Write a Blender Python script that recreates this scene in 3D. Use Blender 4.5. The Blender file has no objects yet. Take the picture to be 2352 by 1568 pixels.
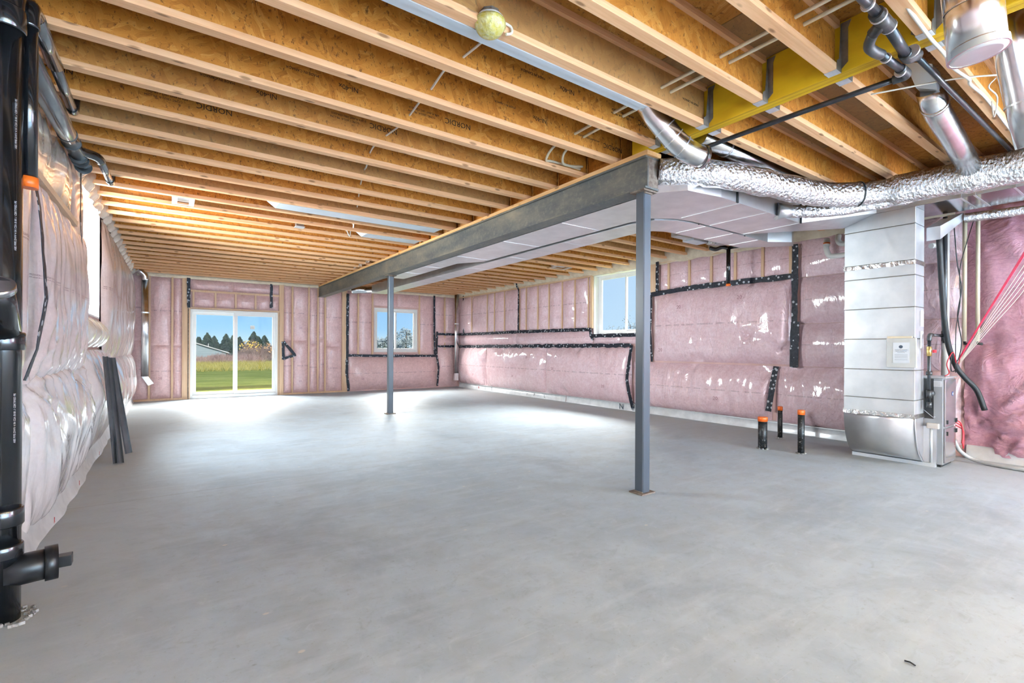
import bpy, bmesh, math, random
from math import sin, cos, pi, exp, atan2, hypot
from mathutils import Vector, Matrix, noise

random.seed(7)
sc = bpy.context.scene
C = sc.collection

# ------------------------------------------------------------------ camera
def cam_matrix(yaw, roll):
    rz = Matrix.Rotation(yaw, 3, 'Z')
    ry = Matrix.Rotation(roll, 3, 'Y')
    return rz @ ry
cd = bpy.data.cameras.new('camera')
cam = bpy.data.objects.new('camera', cd)
C.objects.link(cam)
_m = cam_matrix(-0.6149, -0.0049)
right, fwd, up = _m.col[0], _m.col[1], _m.col[2]
mw = Matrix.Identity(4)
for i in range(3):
    mw[i][0] = right[i]; mw[i][1] = up[i]; mw[i][2] = -fwd[i]
mw[0][3], mw[1][3], mw[2][3] = 0.0, 0.0, 1.22
cam.matrix_world = mw
cd.sensor_width = 36.0
cd.lens = 1108.7 / 2352 * 36
cd.shift_y = 15.46 / 2352
cd.clip_start = 0.02
cd.clip_end = 600
sc.camera = cam

# ------------------------------------------------------------------ world, lamps, exposure
world = bpy.data.worlds.new('sky')
sc.world = world
world.use_nodes = True
wt = world.node_tree
wt.nodes.clear()
wo = wt.nodes.new('ShaderNodeOutputWorld')
wb = wt.nodes.new('ShaderNodeBackground')
wc = wt.nodes.new('ShaderNodeTexCoord')
ws = wt.nodes.new('ShaderNodeSeparateXYZ')
wr = wt.nodes.new('ShaderNodeValToRGB')
wt.links.new(wc.outputs['Generated'], ws.inputs[0])
wt.links.new(ws.outputs['Z'], wr.inputs[0])
wh = wt.nodes.new('ShaderNodeMapRange')            # paler haze toward the sunward side
wh.inputs['From Min'].default_value = 0.25; wh.inputs['From Max'].default_value = 0.75
wt.links.new(ws.outputs['X'], wh.inputs['Value'])
wm = wt.nodes.new('ShaderNodeMix'); wm.data_type = 'RGBA'
wsc = wt.nodes.new('ShaderNodeMath'); wsc.operation = 'MULTIPLY'; wsc.inputs[1].default_value = 0.72
wt.links.new(wh.outputs[0], wsc.inputs[0]); wt.links.new(wsc.outputs[0], wm.inputs[0])
wt.links.new(wr.outputs[0], wm.inputs[6]); wm.inputs[7].default_value = (0.62, 0.78, 0.93, 1)
wt.links.new(wm.outputs[2], wb.inputs[0])
wt.links.new(wb.outputs[0], wo.inputs[0])
e = wr.color_ramp.elements
e[0].position = 0.0; e[0].color = (0.60, 0.80, 0.97, 1)
e[1].position = 0.60; e[1].color = (0.07, 0.22, 0.72, 1)
x = e.new(0.035); x.color = (0.33, 0.62, 0.95, 1)
x = e.new(0.12); x.color = (0.22, 0.50, 0.93, 1)
wb.inputs[1].default_value = 1.0

def sun(name, energy, angle, rot):
    l = bpy.data.lights.new(name, 'SUN'); l.energy = energy; l.angle = angle
    o = bpy.data.objects.new(name, l); C.objects.link(o); o.rotation_euler = rot
    l.color = (1.0, 0.93, 0.82)
    return o
sun('sun', 5.6, 0.01, (math.radians(52), 0, 0))

def area(name, loc, target, sx, sy, power, color=(1, 1, 1)):
    l = bpy.data.lights.new(name, 'AREA'); l.shape = 'RECTANGLE'
    l.size = sx; l.size_y = sy; l.energy = power; l.color = color
    o = bpy.data.objects.new(name, l); C.objects.link(o)
    o.location = loc
    d = Vector(target) - Vector(loc)
    o.rotation_euler = d.to_track_quat('-Z', 'Y').to_euler()
    return o
area('fill_bounce', (3.3, -2.6, 1.7), (3.3, -6.5, 1.9), 6.0, 1.6, 5400, (0.53, 0.79, 1.0))  # fill light added out of view, aimed back at the rear wall
area('fill_behind_viewer', (3.0, -1.4, 2.72), (3.4, 3.4, 0.0), 5.5, 1.4, 45, (0.66, 0.85, 1.0))  # unseen fill added above and behind the camera, no fixture there
area('fill_rear_right', (7.0, -1.4, 1.9), (-0.7, 6.2, 1.1), 2.4, 1.8, 230, (0.74, 0.89, 1.0))  # fill added at rear right to brighten the left wall
area('daylight_panel_back', (3.0, 16.7, 4.75), (3.0, 12.0, 4.75), 11.0, 3.7, 9800, (1.0, 0.975, 0.94))  # panel added outside door and back window to boost the daylight
area('daylight_panel_right_window', (13.0, 6.7, 6.6), (6.6, 6.7, 1.0), 8.0, 4.6, 4800, (1.0, 0.975, 0.94)).data.spread = math.radians(110)  # added panel outdoors, stands in for daylight at the side window
area('daylight_panel_left_window', (-1.25, 6.92, 2.2), (3.0, 6.92, 0.4), 1.5, 1.35, 480, (0.90, 0.96, 1.0))  # added panel filling the left window, stands in for daylight

sc.view_settings.view_transform = 'Standard'
sc.view_settings.look = 'None'
sc.view_settings.gamma = 1.0
sc.view_settings.use_curve_mapping = False
sc.view_settings.exposure = 0.16
sc.cycles.max_bounces = 5
sc.cycles.diffuse_bounces = 3
sc.cycles.glossy_bounces = 2
sc.cycles.caustics_reflective = False
sc.cycles.caustics_refractive = False
sc.cycles.adaptive_threshold = 0.06

# ------------------------------------------------------------------ materials
class NT:
    def __init__(s, name):
        s.m = bpy.data.materials.new(name); s.m.use_nodes = True
        s.t = s.m.node_tree; s.n = s.t.nodes
        s.b = s.n['Principled BSDF']
        s.tc = s.n.new('ShaderNodeTexCoord')
    def link(s, a, b): s.t.links.new(a, b)
    def mapping(s, src=None, scale=(1, 1, 1), rot=(0, 0, 0), loc=(0, 0, 0)):
        k = s.n.new('ShaderNodeMapping')
        s.link(src if src is not None else s.tc.outputs['Object'], k.inputs[0])
        k.inputs['Scale'].default_value = scale; k.inputs['Rotation'].default_value = rot; k.inputs['Location'].default_value = loc
        return k.outputs[0]
    def noise(s, vec, scale, detail=3, rough=0.55, dist=0.0):
        k = s.n.new('ShaderNodeTexNoise'); s.link(vec, k.inputs['Vector'])
        k.inputs['Scale'].default_value = scale; k.inputs['Detail'].default_value = detail
        k.inputs['Roughness'].default_value = rough; k.inputs['Distortion'].default_value = dist
        return k
    def vor(s, vec, scale, feature='F1', rnd=1.0):
        k = s.n.new('ShaderNodeTexVoronoi'); s.link(vec, k.inputs['Vector']); k.feature = feature
        k.inputs['Scale'].default_value = scale; k.inputs['Randomness'].default_value = rnd
        return k
    def ramp(s, fac, stops, interp='LINEAR'):
        k = s.n.new('ShaderNodeValToRGB'); s.link(fac, k.inputs[0]); r = k.color_ramp; r.interpolation = interp
        el = r.elements
        while len(el) < len(stops): el.new(0.5)
        for q, (p, c) in zip(el, stops):
            q.position = p; q.color = (c[0], c[1], c[2], 1) if hasattr(c, '__len__') else (c, c, c, 1)
        return k.outputs[0]
    def mix(s, fac, a, b, mode='MIX'):
        k = s.n.new('ShaderNodeMix'); k.data_type = 'RGBA'; k.blend_type = mode
        for v, i in ((fac, 0), (a, 6), (b, 7)):
            if isinstance(v, (int, float)): k.inputs[i].default_value = v if i == 0 else (v, v, v, 1)
            elif isinstance(v, tuple): k.inputs[i].default_value = (v[0], v[1], v[2], 1)
            else: s.link(v, k.inputs[i])
        return k.outputs[2]
    def math(s, op, a, b=0.0):
        k = s.n.new('ShaderNodeMath'); k.operation = op
        for i, v in enumerate((a, b)):
            if isinstance(v, (int, float)): k.inputs[i].default_value = v
            else: s.link(v, k.inputs[i])
        return k.outputs[0]
    def bump(s, h, strength, dist=0.01, prev=None):
        k = s.n.new('ShaderNodeBump'); s.link(h, k.inputs['Height'])
        k.inputs['Strength'].default_value = strength; k.inputs['Distance'].default_value = dist
        if prev is not None: s.link(prev, k.inputs['Normal'])
        return k.outputs[0]
    def sep(s, vec):
        k = s.n.new('ShaderNodeSeparateXYZ'); s.link(vec, k.inputs[0]); return k.outputs
    def rnd(s):
        return s.n.new('ShaderNodeObjectInfo').outputs['Random']
    def setp(s, **kw):
        for k, v in kw.items():
            i = s.b.inputs[k.replace('_', ' ')]
            if isinstance(v, (int, float)): i.default_value = v
            elif isinstance(v, tuple): i.default_value = (v[0], v[1], v[2], 1)
            else: s.link(v, i)
        return s.m

def pm(name, c1, c2, scale=6, rough=0.5, metal=0.0, bump=0.0, bscale=60, stretch=(1, 1, 1), coat=0.0, coatr=0.1, lo=0.35, hi=0.65, rvar=0.0, spec=0.5):
    s = NT(name)
    v = s.mapping(scale=stretch)
    n = s.noise(v, scale, 4)
    s.setp(Base_Color=s.ramp(n.outputs['Fac'], [(lo, c1), (hi, c2)]), Roughness=rough, Metallic=metal, Coat_Weight=coat, Coat_Roughness=coatr, Specular_IOR_Level=spec)
    if rvar:
        s.setp(Roughness=s.ramp(s.noise(v, scale * 1.7).outputs['Fac'], [(0.3, rough - rvar), (0.7, rough + rvar)]))
    if bump:
        s.setp(Normal=s.bump(s.noise(v, bscale, 3).outputs['Fac'], bump))
    return s.m

def osb(name, plane='XZ', tint=(1, 1, 1), dark=1.0):
    s = NT(name)
    rr = s.rnd()
    off = s.n.new('ShaderNodeVectorMath'); off.operation = 'SCALE'
    off.inputs[0].default_value = (13.0, 7.0, 11.0); s.link(rr, off.inputs['Scale'])
    add = s.n.new('ShaderNodeVectorMath'); add.operation = 'ADD'
    s.link(s.tc.outputs['Object'], add.inputs[0]); s.link(off.outputs[0], add.inputs[1])
    warp = s.noise(add.outputs[0], 9, 2)
    wsub = s.n.new('ShaderNodeVectorMath'); wsub.operation = 'MULTIPLY_ADD'
    s.link(warp.outputs['Color'], wsub.inputs[0]); wsub.inputs[1].default_value = (0.05, 0.05, 0.05); s.link(add.outputs[0], wsub.inputs[2])
    src = wsub.outputs[0]
    T = lambda c: tuple(c[i] * tint[i] for i in range(3))
    stops = [(0.0, T((0.22, 0.066, 0.011))), (0.12, T((0.43, 0.142, 0.019))), (0.36, T((0.56, 0.202, 0.028))),
             (0.66, T((0.62, 0.240, 0.038))), (0.86, T((0.69, 0.305, 0.062))), (1.0, T((0.82, 0.46, 0.145)))]
    cols = []
    for k, ang in enumerate((0.35, -0.55, 1.25)):
        if plane == 'XZ':
            rot = (0, ang, 0); scl = (7.5, 5, 34)
        else:
            rot = (0, 0, ang); scl = (7.5, 34, 5)
        mp = s.n.new('ShaderNodeMapping'); mp.vector_type = 'TEXTURE'
        s.link(src, mp.inputs[0]); mp.inputs['Rotation'].default_value = rot
        mp.inputs['Scale'].default_value = tuple(1.0 / q for q in scl); mp.inputs['Location'].default_value = (k * 3.1, k * 1.7, k * 2.3)
        v = s.vor(mp.outputs[0], 1.0)
        r = s.sep(v.outputs['Color'])[0]
        g = s.noise(s.mapping(mp.outputs[0], (1, 1, 2.2) if plane == 'XZ' else (1, 2.2, 1)), 3.2, 6, 0.72)
        cols.append((s.ramp(s.math('ADD', s.math('MULTIPLY', r, 0.60), s.math('MULTIPLY', s.ramp(g.outputs['Fac'], [(0.30, 0.0), (0.70, 1.0)]), 0.40)), stops), s.sep(v.outputs['Color'])[1]))
    c = s.mix(s.ramp(cols[1][1], [(0.48, 0.0), (0.52, 1.0)]), cols[0][0], cols[1][0])
    c = s.mix(s.ramp(cols[2][1], [(0.62, 0.0), (0.66, 1.0)]), c, cols[2][0])
    # short dark bark flecks
    fl = s.mapping(add.outputs[0], (26, 26, 14) if plane == 'XZ' else (14, 26, 26), (0, 0.5, 0) if plane == 'XZ' else (0, 0, 0.5))
    fleck = s.noise(fl, 1.9, 5, 0.68)
    c = s.mix(s.ramp(fleck.outputs['Fac'], [(0.575, 0.0), (0.65, 0.85)]), c, T((0.15, 0.052, 0.012)))
    # greyer board now and then
    c = s.mix(s.ramp(s.math('FRACT', s.math('MULTIPLY', rr, 7.3)), [(0.80, 0.0), (0.86, 0.55)]), c, T((0.32, 0.20, 0.095)))
    if dark != 1.0:
        c = s.mix(1.0, c, (dark, dark, dark), 'MULTIPLY')
    s.setp(Base_Color=c, Roughness=0.6, Specular_IOR_Level=0.25)
    s.setp(Normal=s.bump(s.sep(c)[0], 0.25, 0.004))
    return s.m

def lumber(name, light, darkc, along='X', knots=True):
    s = NT(name)
    rr = s.rnd()
    off = s.n.new('ShaderNodeVectorMath'); off.operation = 'SCALE'; off.inputs[0].default_value = (17.0, 5.0, 9.0); s.link(rr, off.inputs['Scale'])
    add = s.n.new('ShaderNodeVectorMath'); add.operation = 'ADD'; s.link(s.tc.outputs['Object'], add.inputs[0]); s.link(off.outputs[0], add.inputs[1])
    scl = {'X': (1.2, 28, 28), 'Y': (28, 1.2, 28), 'Z': (28, 28, 1.2)}[along]
    v = s.mapping(add.outputs[0], scl)
    g = s.noise(v, 1.5, 4, 0.6, 0.4)
    big = s.noise(s.mapping(add.outputs[0], {'X': (0.9, 3, 3), 'Y': (3, .9, 3), 'Z': (3, 3, .9)}[along]), 1.2, 2)
    c = s.ramp(g.outputs['Fac'], [(0.30, darkc), (0.62, light)])
    c = s.mix(s.ramp(big.outputs['Fac'], [(0.40, 0.0), (0.75, 0.45)]), c, tuple(q * 0.86 for q in darkc))
    if knots:
        kv = s.mapping(add.outputs[0], {'X': (4.5, 14, 14), 'Y': (14, 4.5, 14), 'Z': (14, 14, 4.5)}[along])
        kn = s.vor(kv, 1.0)
        c = s.mix(s.ramp(kn.outputs['Distance'], [(0.10, 0.8), (0.19, 0.0)]), c, (0.22, 0.095, 0.035))
    s.setp(Base_Color=c, Roughness=0.6, Specular_IOR_Level=0.25, Normal=s.bump(g.outputs['Fac'], 0.12, 0.003))
    return s.m

def concrete():
    s = NT('concrete_slab')
    o = s.tc.outputs['Object']
    a = s.noise(s.mapping(scale=(1, 0.7, 1)), 0.55, 5, 0.6)
    b = s.noise(o, 3.2, 6, 0.65, 0.3)
    f = s.noise(o, 38, 4, 0.7)
    c = s.ramp(a.outputs['Fac'], [(0.30, (0.35, 0.42, 0.485)), (0.5, (0.44, 0.525, 0.60)), (0.72, (0.50, 0.59, 0.665))])
    c = s.mix(s.ramp(b.outputs['Fac'], [(0.35, 0.6), (0.58, 0.0)]), c, (0.35, 0.40, 0.43))
    m2 = s.noise(s.mapping(scale=(1, 1.4, 1), rot=(0, 0, 0.7)), 7.5, 6, 0.75, 0.8)
    c = s.mix(s.ramp(m2.outputs['Fac'], [(0.54, 0.0), (0.70, 0.55)]), c, (0.31, 0.36, 0.40))
    c = s.mix(s.ramp(m2.outputs['Fac'], [(0.30, 0.5), (0.44, 0.0)]), c, (0.55, 0.63, 0.69))
    c = s.mix(s.ramp(f.outputs['Fac'], [(0.60, 0.0), (0.70, 0.5)]), c, (0.29, 0.31, 0.32))
    for ang, sc_ in ((0.4, (1.2, 55, 1)), (-0.9, (1.0, 70, 1)), (1.4, (1.6, 60, 1))):
        sr = s.noise(s.mapping(scale=sc_, rot=(0, 0, ang)), 1.0, 3, 0.6)
        c = s.mix(s.ramp(sr.outputs['Fac'], [(0.68, 0.0), (0.74, 0.22)]), c, (0.70, 0.73, 0.75))
    pit = s.vor(s.mapping(scale=(4.2, 5.3, 5)), 1.0)
    c = s.mix(s.ramp(pit.outputs['Distance'], [(0.02, 0.6), (0.045, 0.0)]), c, (0.24, 0.25, 0.26))
    dk = s.noise(s.mapping(loc=(3.1, 1.7, 0)), 0.9, 6, 0.68, 0.5)
    c = s.mix(s.ramp(dk.outputs['Fac'], [(0.52, 0.0), (0.70, 0.6)]), c, (0.27, 0.32, 0.37))
    # trowel streaks
    st = s.noise(s.mapping(scale=(1.4, 9, 1), rot=(0, 0, 0.5)), 1.1, 4, 0.6)
    c = s.mix(s.ramp(st.outputs['Fac'], [(0.52, 0.0), (0.74, 0.40)]), c, (0.55, 0.63, 0.69))
    # pale chips
    ch = s.vor(s.mapping(scale=(3.1, 4.5, 5)), 1.0)
    c = s.mix(s.ramp(ch.outputs['Distance'], [(0.035, 0.7), (0.05, 0.0)]), c, (0.66, 0.63, 0.57))
    # tan dirt along the wall feet
    sx = s.sep(o)
    dl = s.math('SUBTRACT', 1.0, s.math('MULTIPLY', s.math('ABSOLUTE', s.math('ADD', sx[0], 0.62)), 1.3))
    dr = s.math('SUBTRACT', 1.0, s.math('MULTIPLY', s.math('ABSOLUTE', s.math('SUBTRACT', sx[0], 7.1)), 0.7))
    d = s.math('MAXIMUM', dl, dr)
    d = s.math('MULTIPLY', s.math('MAXIMUM', d, 0.0), s.ramp(b.outputs['Fac'], [(0.3, 0.25), (0.65, 0.85)]))
    c = s.mix(d, c, (0.44, 0.44, 0.415))
    # saw-cut joints
    for yy in (4.86,):
        j = s.math('LESS_THAN', s.math('ABSOLUTE', s.math('SUBTRACT', sx[1], yy)), 0.004)
        c = s.mix(s.math('MULTIPLY', j, 0.55), c, (0.22, 0.21, 0.20))
    s.setp(Base_Color=c, Roughness=s.ramp(b.outputs['Fac'], [(0.3, 0.42), (0.7, 0.62)]), Specular_IOR_Level=0.4)
    nb = s.bump(f.outputs['Fac'], 0.18, 0.004)
    s.setp(Normal=s.bump(st.outputs['Fac'], 0.10, 0.006, nb))
    return s.m

def batt_mat(name, c1, c2, coat=0.9, coatr=0.16, rough=0.5, bump=0.35, bs=(7, 7, 2.2), prints=True, film=(0, 0, 0), filmfac=0.0, cbump=0.08):
    s = NT(name)
    o = s.tc.outputs['Object']
    n1 = s.noise(o, 5.5, 5, 0.7)
    n2 = s.noise(o, 34, 4, 0.75)
    c = s.ramp(n1.outputs['Fac'], [(0.32, c1), (0.66, c2)])
    c = s.mix(s.ramp(n2.outputs['Fac'], [(0.36, 0.6), (0.56, 0.0)]), c, tuple(q * 0.84 for q in c1))
    n3 = s.noise(s.mapping(scale=(1, 1, 1.6)), 13, 5, 0.75, 0.6)
    c = s.mix(s.ramp(n3.outputs['Fac'], [(0.50, 0.0), (0.68, 0.55)]), c, tuple(min(0.92, q * 1.14) for q in c2))
    c = s.mix(s.ramp(n3.outputs['Fac'], [(0.30, 0.45), (0.46, 0.0)]), c, (c1[0] * 0.86, c1[1] * 0.74, c1[2] * 0.74))
    if filmfac:
        c = s.mix(filmfac, c, film)
    if prints:
        uv = s.sep(s.tc.outputs['UV'])
        dash = s.noise(s.mapping(s.tc.outputs['UV'], (1, 0, 0)), 9, 2)
        fine = s.noise(s.mapping(s.tc.outputs['UV'], (70, 260, 0)), 1.5, 2)
        for v0, w in ((0.515, 0.0045), (0.503, 0.003)):
            l = s.math('LESS_THAN', s.math('ABSOLUTE', s.math('SUBTRACT', uv[1], v0)), w)
            l = s.math('MULTIPLY', l, s.ramp(dash.outputs['Fac'], [(0.46, 0.0), (0.50, 1.0)]))
            l = s.math('MULTIPLY', l, s.ramp(fine.outputs['Fac'], [(0.40, 0.0), (0.55, 0.75)]))
            c = s.mix(l, c, (0.16, 0.06, 0.07))
    cr = s.noise(s.mapping(scale=bs), 1.0, 4, 0.6, 0.9)
    ridge = s.math('ABSOLUTE', s.math('SUBTRACT', cr.outputs['Fac'], 0.5))
    ridge = s.ramp(ridge, [(0.0, 1.0), (0.10, 0.0)])
    soft = s.noise(o, 3.2, 3)
    h = s.math('ADD', s.math('MULTIPLY', ridge, 0.35), soft.outputs['Fac'])
    nb = s.bump(h, bump, 0.03)
    s.setp(Base_Color=c, Roughness=rough, Coat_Weight=coat, Coat_Roughness=coatr, Normal=nb, Coat_Normal=s.bump(h, cbump, 0.03), Specular_IOR_Level=0.35, Coat_IOR=1.6)
    return s.m

MAT = {}
MAT['osb'] = osb('osb_web')
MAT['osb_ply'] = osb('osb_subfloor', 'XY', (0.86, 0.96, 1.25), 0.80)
MAT['osb_block'] = osb('osb_blocking', 'XZ', (1.08, 1.05, 1.0))
MAT['flange'] = lumber('spruce_flange', (0.83, 0.49, 0.265), (0.69, 0.35, 0.165))
MAT['plate'] = lumber('pine_plate', (0.76, 0.45, 0.20), (0.62, 0.33, 0.125), 'Y')
MAT['stud'] = lumber('pine_stud', (0.76, 0.53, 0.35), (0.68, 0.44, 0.27), 'Z', False)
MAT['lvl'] = pm('yellow_laminated_veneer', (0.78, 0.44, 0.012), (0.90, 0.58, 0.02), 2.2, 0.45, stretch=(12, 0.8, 3), coat=0.2, bump=0.05)
MAT['lvl_edge'] = pm('yellow_veneer_edges', (0.52, 0.27, 0.008), (0.86, 0.53, 0.02), 1.0, 0.5, stretch=(75, 0.6, 2))
MAT['concrete'] = concrete()
MAT['pink_back'] = batt_mat('pink_batt_back', (0.70, 0.44, 0.43), (0.80, 0.555, 0.54), 0.5, 0.2, 0.6, 0.3)
MAT['pink_right'] = batt_mat('pink_batt_right', (0.78, 0.52, 0.555), (0.86, 0.64, 0.675), 1.0, 0.09, 0.45, 0.45)
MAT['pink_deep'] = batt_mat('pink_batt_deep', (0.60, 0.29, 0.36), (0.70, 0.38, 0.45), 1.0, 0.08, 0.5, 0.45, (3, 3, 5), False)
MAT['pink_left'] = batt_mat('pink_batt_left', (0.68, 0.50, 0.49), (0.78, 0.61, 0.60), 1.0, 0.07, 0.35, 0.14, (1.5, 5, 0.9), True, (0.80, 0.77, 0.76), 0.35, 0.10)
MAT['pink_left_low'] = batt_mat('whitened_film_over_batt', (0.76, 0.66, 0.68), (0.86, 0.78, 0.79), 1.0, 0.05, 0.25, 0.14, (1.2, 3, 1.2), False, (0.88, 0.87, 0.88), 0.55, 0.10)  # film colour whitened to stand in for reflected floor and window light
MAT['film'] = pm('clear_plastic_film', (0.62, 0.55, 0.47), (0.78, 0.73, 0.66), 7, 0.25, bump=0.5, bscale=14, coat=1.0, coatr=0.08)
MAT['sheath'] = pm('wall_sheathing', (0.62, 0.40, 0.37), (0.70, 0.47, 0.43), 5, 0.8)
MAT['foam'] = pm('cream_spray_foam', (0.62, 0.50, 0.36), (0.74, 0.63, 0.47), 9, 0.8, bump=0.6, bscale=22)
MAT['wrap'] = pm('white_wall_wrap', (0.66, 0.68, 0.70), (0.80, 0.82, 0.84), 7, 0.35, bump=0.3, bscale=12, coat=0.4)
MAT['white'] = pm('white_vinyl', (0.80, 0.80, 0.79), (0.84, 0.84, 0.83), 3, 0.35, coat=0.2)
MAT['white_pvc'] = pm('white_pvc', (0.74, 0.72, 0.68), (0.80, 0.78, 0.75), 5, 0.35)
MAT['cream'] = pm('cream_plastic', (0.72, 0.62, 0.44), (0.78, 0.69, 0.52), 6, 0.4)
MAT['cable'] = pm('white_cable', (0.80, 0.74, 0.64), (0.86, 0.81, 0.73), 12, 0.45)
MAT['steel'] = pm('grey_painted_steel', (0.105, 0.115, 0.118), (0.135, 0.147, 0.15), 2.5, 0.42, 0.0, 0.05, 90, coat=0.15, coatr=0.3)
MAT['beam'] = None
def beam_mat():
    s = NT('dusty_steel_beam')
    v = s.mapping(scale=(1, 0.9, 3))
    n = s.noise(v, 1.6, 5, 0.65)
    f = s.noise(s.tc.outputs['Object'], 22, 4, 0.7)
    c = s.ramp(n.outputs['Fac'], [(0.38, (0.075, 0.082, 0.082)), (0.58, (0.14, 0.132, 0.108)), (0.78, (0.25, 0.215, 0.15))])
    c = s.mix(s.ramp(f.outputs['Fac'], [(0.5, 0.0), (0.75, 0.35)]), c, (0.32, 0.28, 0.20))
    s.setp(Base_Color=c, Roughness=0.5, Metallic=0.15)
    return s.m
MAT['beam'] = beam_mat()
MAT['post'] = pm('blue_grey_post_paint', (0.046, 0.057, 0.072), (0.060, 0.073, 0.090), 2.0, 0.4, 0.0, 0.04, 60, stretch=(1, 1, 0.4), coat=0.12, coatr=0.2)
MAT['rust'] = pm('rusty_steel', (0.12, 0.08, 0.055), (0.24, 0.19, 0.15), 25, 0.7, 0.2)
MAT['galv'] = pm('galvanised_sheet', (0.70, 0.71, 0.73), (0.80, 0.81, 0.83), 5, 0.36, 0.9, 0.004, 4, rvar=0.05)
MAT['galv_dull'] = pm('dull_galvanised_sheet', (0.60, 0.63, 0.65), (0.72, 0.74, 0.755), 4, 0.42, 0.75, 0.03, 8, rvar=0.08)
MAT['galv_mirror'] = pm('polished_sheet_metal', (0.52, 0.52, 0.54), (0.62, 0.62, 0.64), 5, 0.16, 1.0)
MAT['galv_light'] = pm('pale_sheet_metal', (0.60, 0.66, 0.72), (0.70, 0.745, 0.79), 3, 0.4, 0.35)
MAT['shiny'] = pm('bright_round_duct_metal', (0.62, 0.63, 0.65), (0.76, 0.77, 0.78), 8, 0.22, 1.0, 0.01, 10, rvar=0.05)
MAT['hanger'] = pm('grey_hanger_steel', (0.24, 0.22, 0.19), (0.34, 0.32, 0.29), 14, 0.4, 0.7)
MAT['hanger_pale'] = pm('pale_hanger_seat', (0.62, 0.62, 0.64), (0.80, 0.80, 0.82), 16, 0.3, 0.5)
def foil_mat():
    s = NT('crinkled_foil_jacket')
    o = s.tc.outputs['Object']
    n = s.noise(s.mapping(scale=(1, 2.2, 1)), 26, 4, 0.6, 1.2)
    v = s.vor(o, 34)
    h = s.math('ADD', n.outputs['Fac'], s.math('MULTIPLY', v.outputs['Distance'], 0.6))
    s.setp(Base_Color=s.ramp(n.outputs['Fac'], [(0.3, (0.54, 0.53, 0.53)), (0.7, (0.72, 0.71, 0.705))]), Metallic=0.95, Roughness=0.26, Normal=s.bump(h, 0.8, 0.02))
    return s.m
MAT['foil'] = foil_mat()
MAT['foil_tape'] = pm('foil_tape', (0.74, 0.73, 0.72), (0.86, 0.85, 0.84), 20, 0.22, 0.95, 0.6, 40)
MAT['abs'] = pm('black_drain_pipe', (0.006, 0.007, 0.008), (0.012, 0.013, 0.015), 9, 0.16, coat=0.6, coatr=0.08)
MAT['abs_sheen'] = pm('sheen_grey_drain_pipe', (0.20, 0.205, 0.21), (0.26, 0.265, 0.27), 7, 0.20, 0.85, coat=0.5, coatr=0.06)  # black plastic given a grey metallic base to stand in for reflections
def dusty_black():
    s = NT('dusty_black_pipe')
    n = s.noise(s.tc.outputs['Object'], 45, 5, 0.75)
    z = s.sep(s.tc.outputs['Object'])[2]
    th = s.math('SUBTRACT', n.outputs['Fac'], s.math('MULTIPLY', z, 0.10))
    s.setp(Base_Color=s.mix(s.ramp(th, [(0.56, 0.0), (0.66, 0.8)]), (0.008, 0.009, 0.010), (0.50, 0.47, 0.44)), Roughness=0.45)
    return s.m
MAT['abs_dusty'] = dusty_black()
MAT['iron'] = pm('black_iron_pipe', (0.010, 0.011, 0.014), (0.022, 0.023, 0.027), 20, 0.38, coat=0.2)
MAT['fitting'] = pm('grey_iron_fitting', (0.035, 0.034, 0.034), (0.075, 0.073, 0.07), 16, 0.4, 0.4)
MAT['rubber'] = pm('black_foam_rubber', (0.006, 0.006, 0.006), (0.014, 0.013, 0.013), 18, 0.6)
MAT['orange'] = pm('orange_test_cap', (0.78, 0.13, 0.012), (0.86, 0.18, 0.02), 10, 0.4)
MAT['red'] = pm('red_wire', (0.62, 0.02, 0.06), (0.72, 0.03, 0.09), 10, 0.4)
MAT['redvalve'] = pm('red_valve_handle', (0.45, 0.015, 0.02), (0.55, 0.02, 0.03), 10, 0.4)
MAT['brass'] = pm('brass_fitting', (0.62, 0.44, 0.16), (0.72, 0.53, 0.22), 14, 0.3, 0.9)
MAT['cabinet'] = pm('grey_furnace_paint', (0.34, 0.36, 0.375), (0.40, 0.42, 0.435), 3, 0.28, 0.25, coat=0.3)
MAT['door_metal'] = pm('glossy_grey_door', (0.30, 0.27, 0.28), (0.36, 0.33, 0.34), 3, 0.16, 0.45, coat=0.4)
MAT['dark'] = pm('dark_slot', (0.01, 0.01, 0.01), (0.02, 0.02, 0.02), 5, 0.6)
MAT['ink'] = pm('black_print_ink', (0.022, 0.011, 0.006), (0.05, 0.025, 0.012), 60, 0.8)
MAT['ink_pink'] = pm('faded_print_ink', (0.36, 0.17, 0.19), (0.42, 0.21, 0.23), 60, 0.7)
MAT['ink_blue'] = pm('dark_blue_print', (0.05, 0.075, 0.11), (0.07, 0.10, 0.14), 40, 0.6)
MAT['paper'] = pm('white_paper', (0.72, 0.78, 0.84), (0.78, 0.83, 0.88), 4, 0.6)
MAT['strip'] = pm('charcoal_metal_strip', (0.09, 0.093, 0.10), (0.13, 0.133, 0.14), 6, 0.3, 0.5, coat=0.3)
MAT['yellow_film'] = None
def yfilm():
    s = NT('yellow_plastic_cover')
    n = s.noise(s.tc.outputs['Object'], 40, 3)
    s.setp(Base_Color=s.ramp(n.outputs['Fac'], [(0.35, (0.78, 0.66, 0.10)), (0.65, (0.86, 0.82, 0.38))]), Roughness=0.25, Coat_Weight=0.6, Normal=s.bump(n.outputs['Fac'], 0.7, 0.02), Transmission_Weight=0.25)
    return s.m
MAT['yellow_film'] = yfilm()
MAT['plug'] = pm('black_cleanout_plug', (0.005, 0.005, 0.006), (0.012, 0.012, 0.013), 20, 0.35)
MAT['rubble'] = pm('broken_concrete', (0.14, 0.135, 0.13), (0.42, 0.40, 0.38), 30, 0.85)

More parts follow.
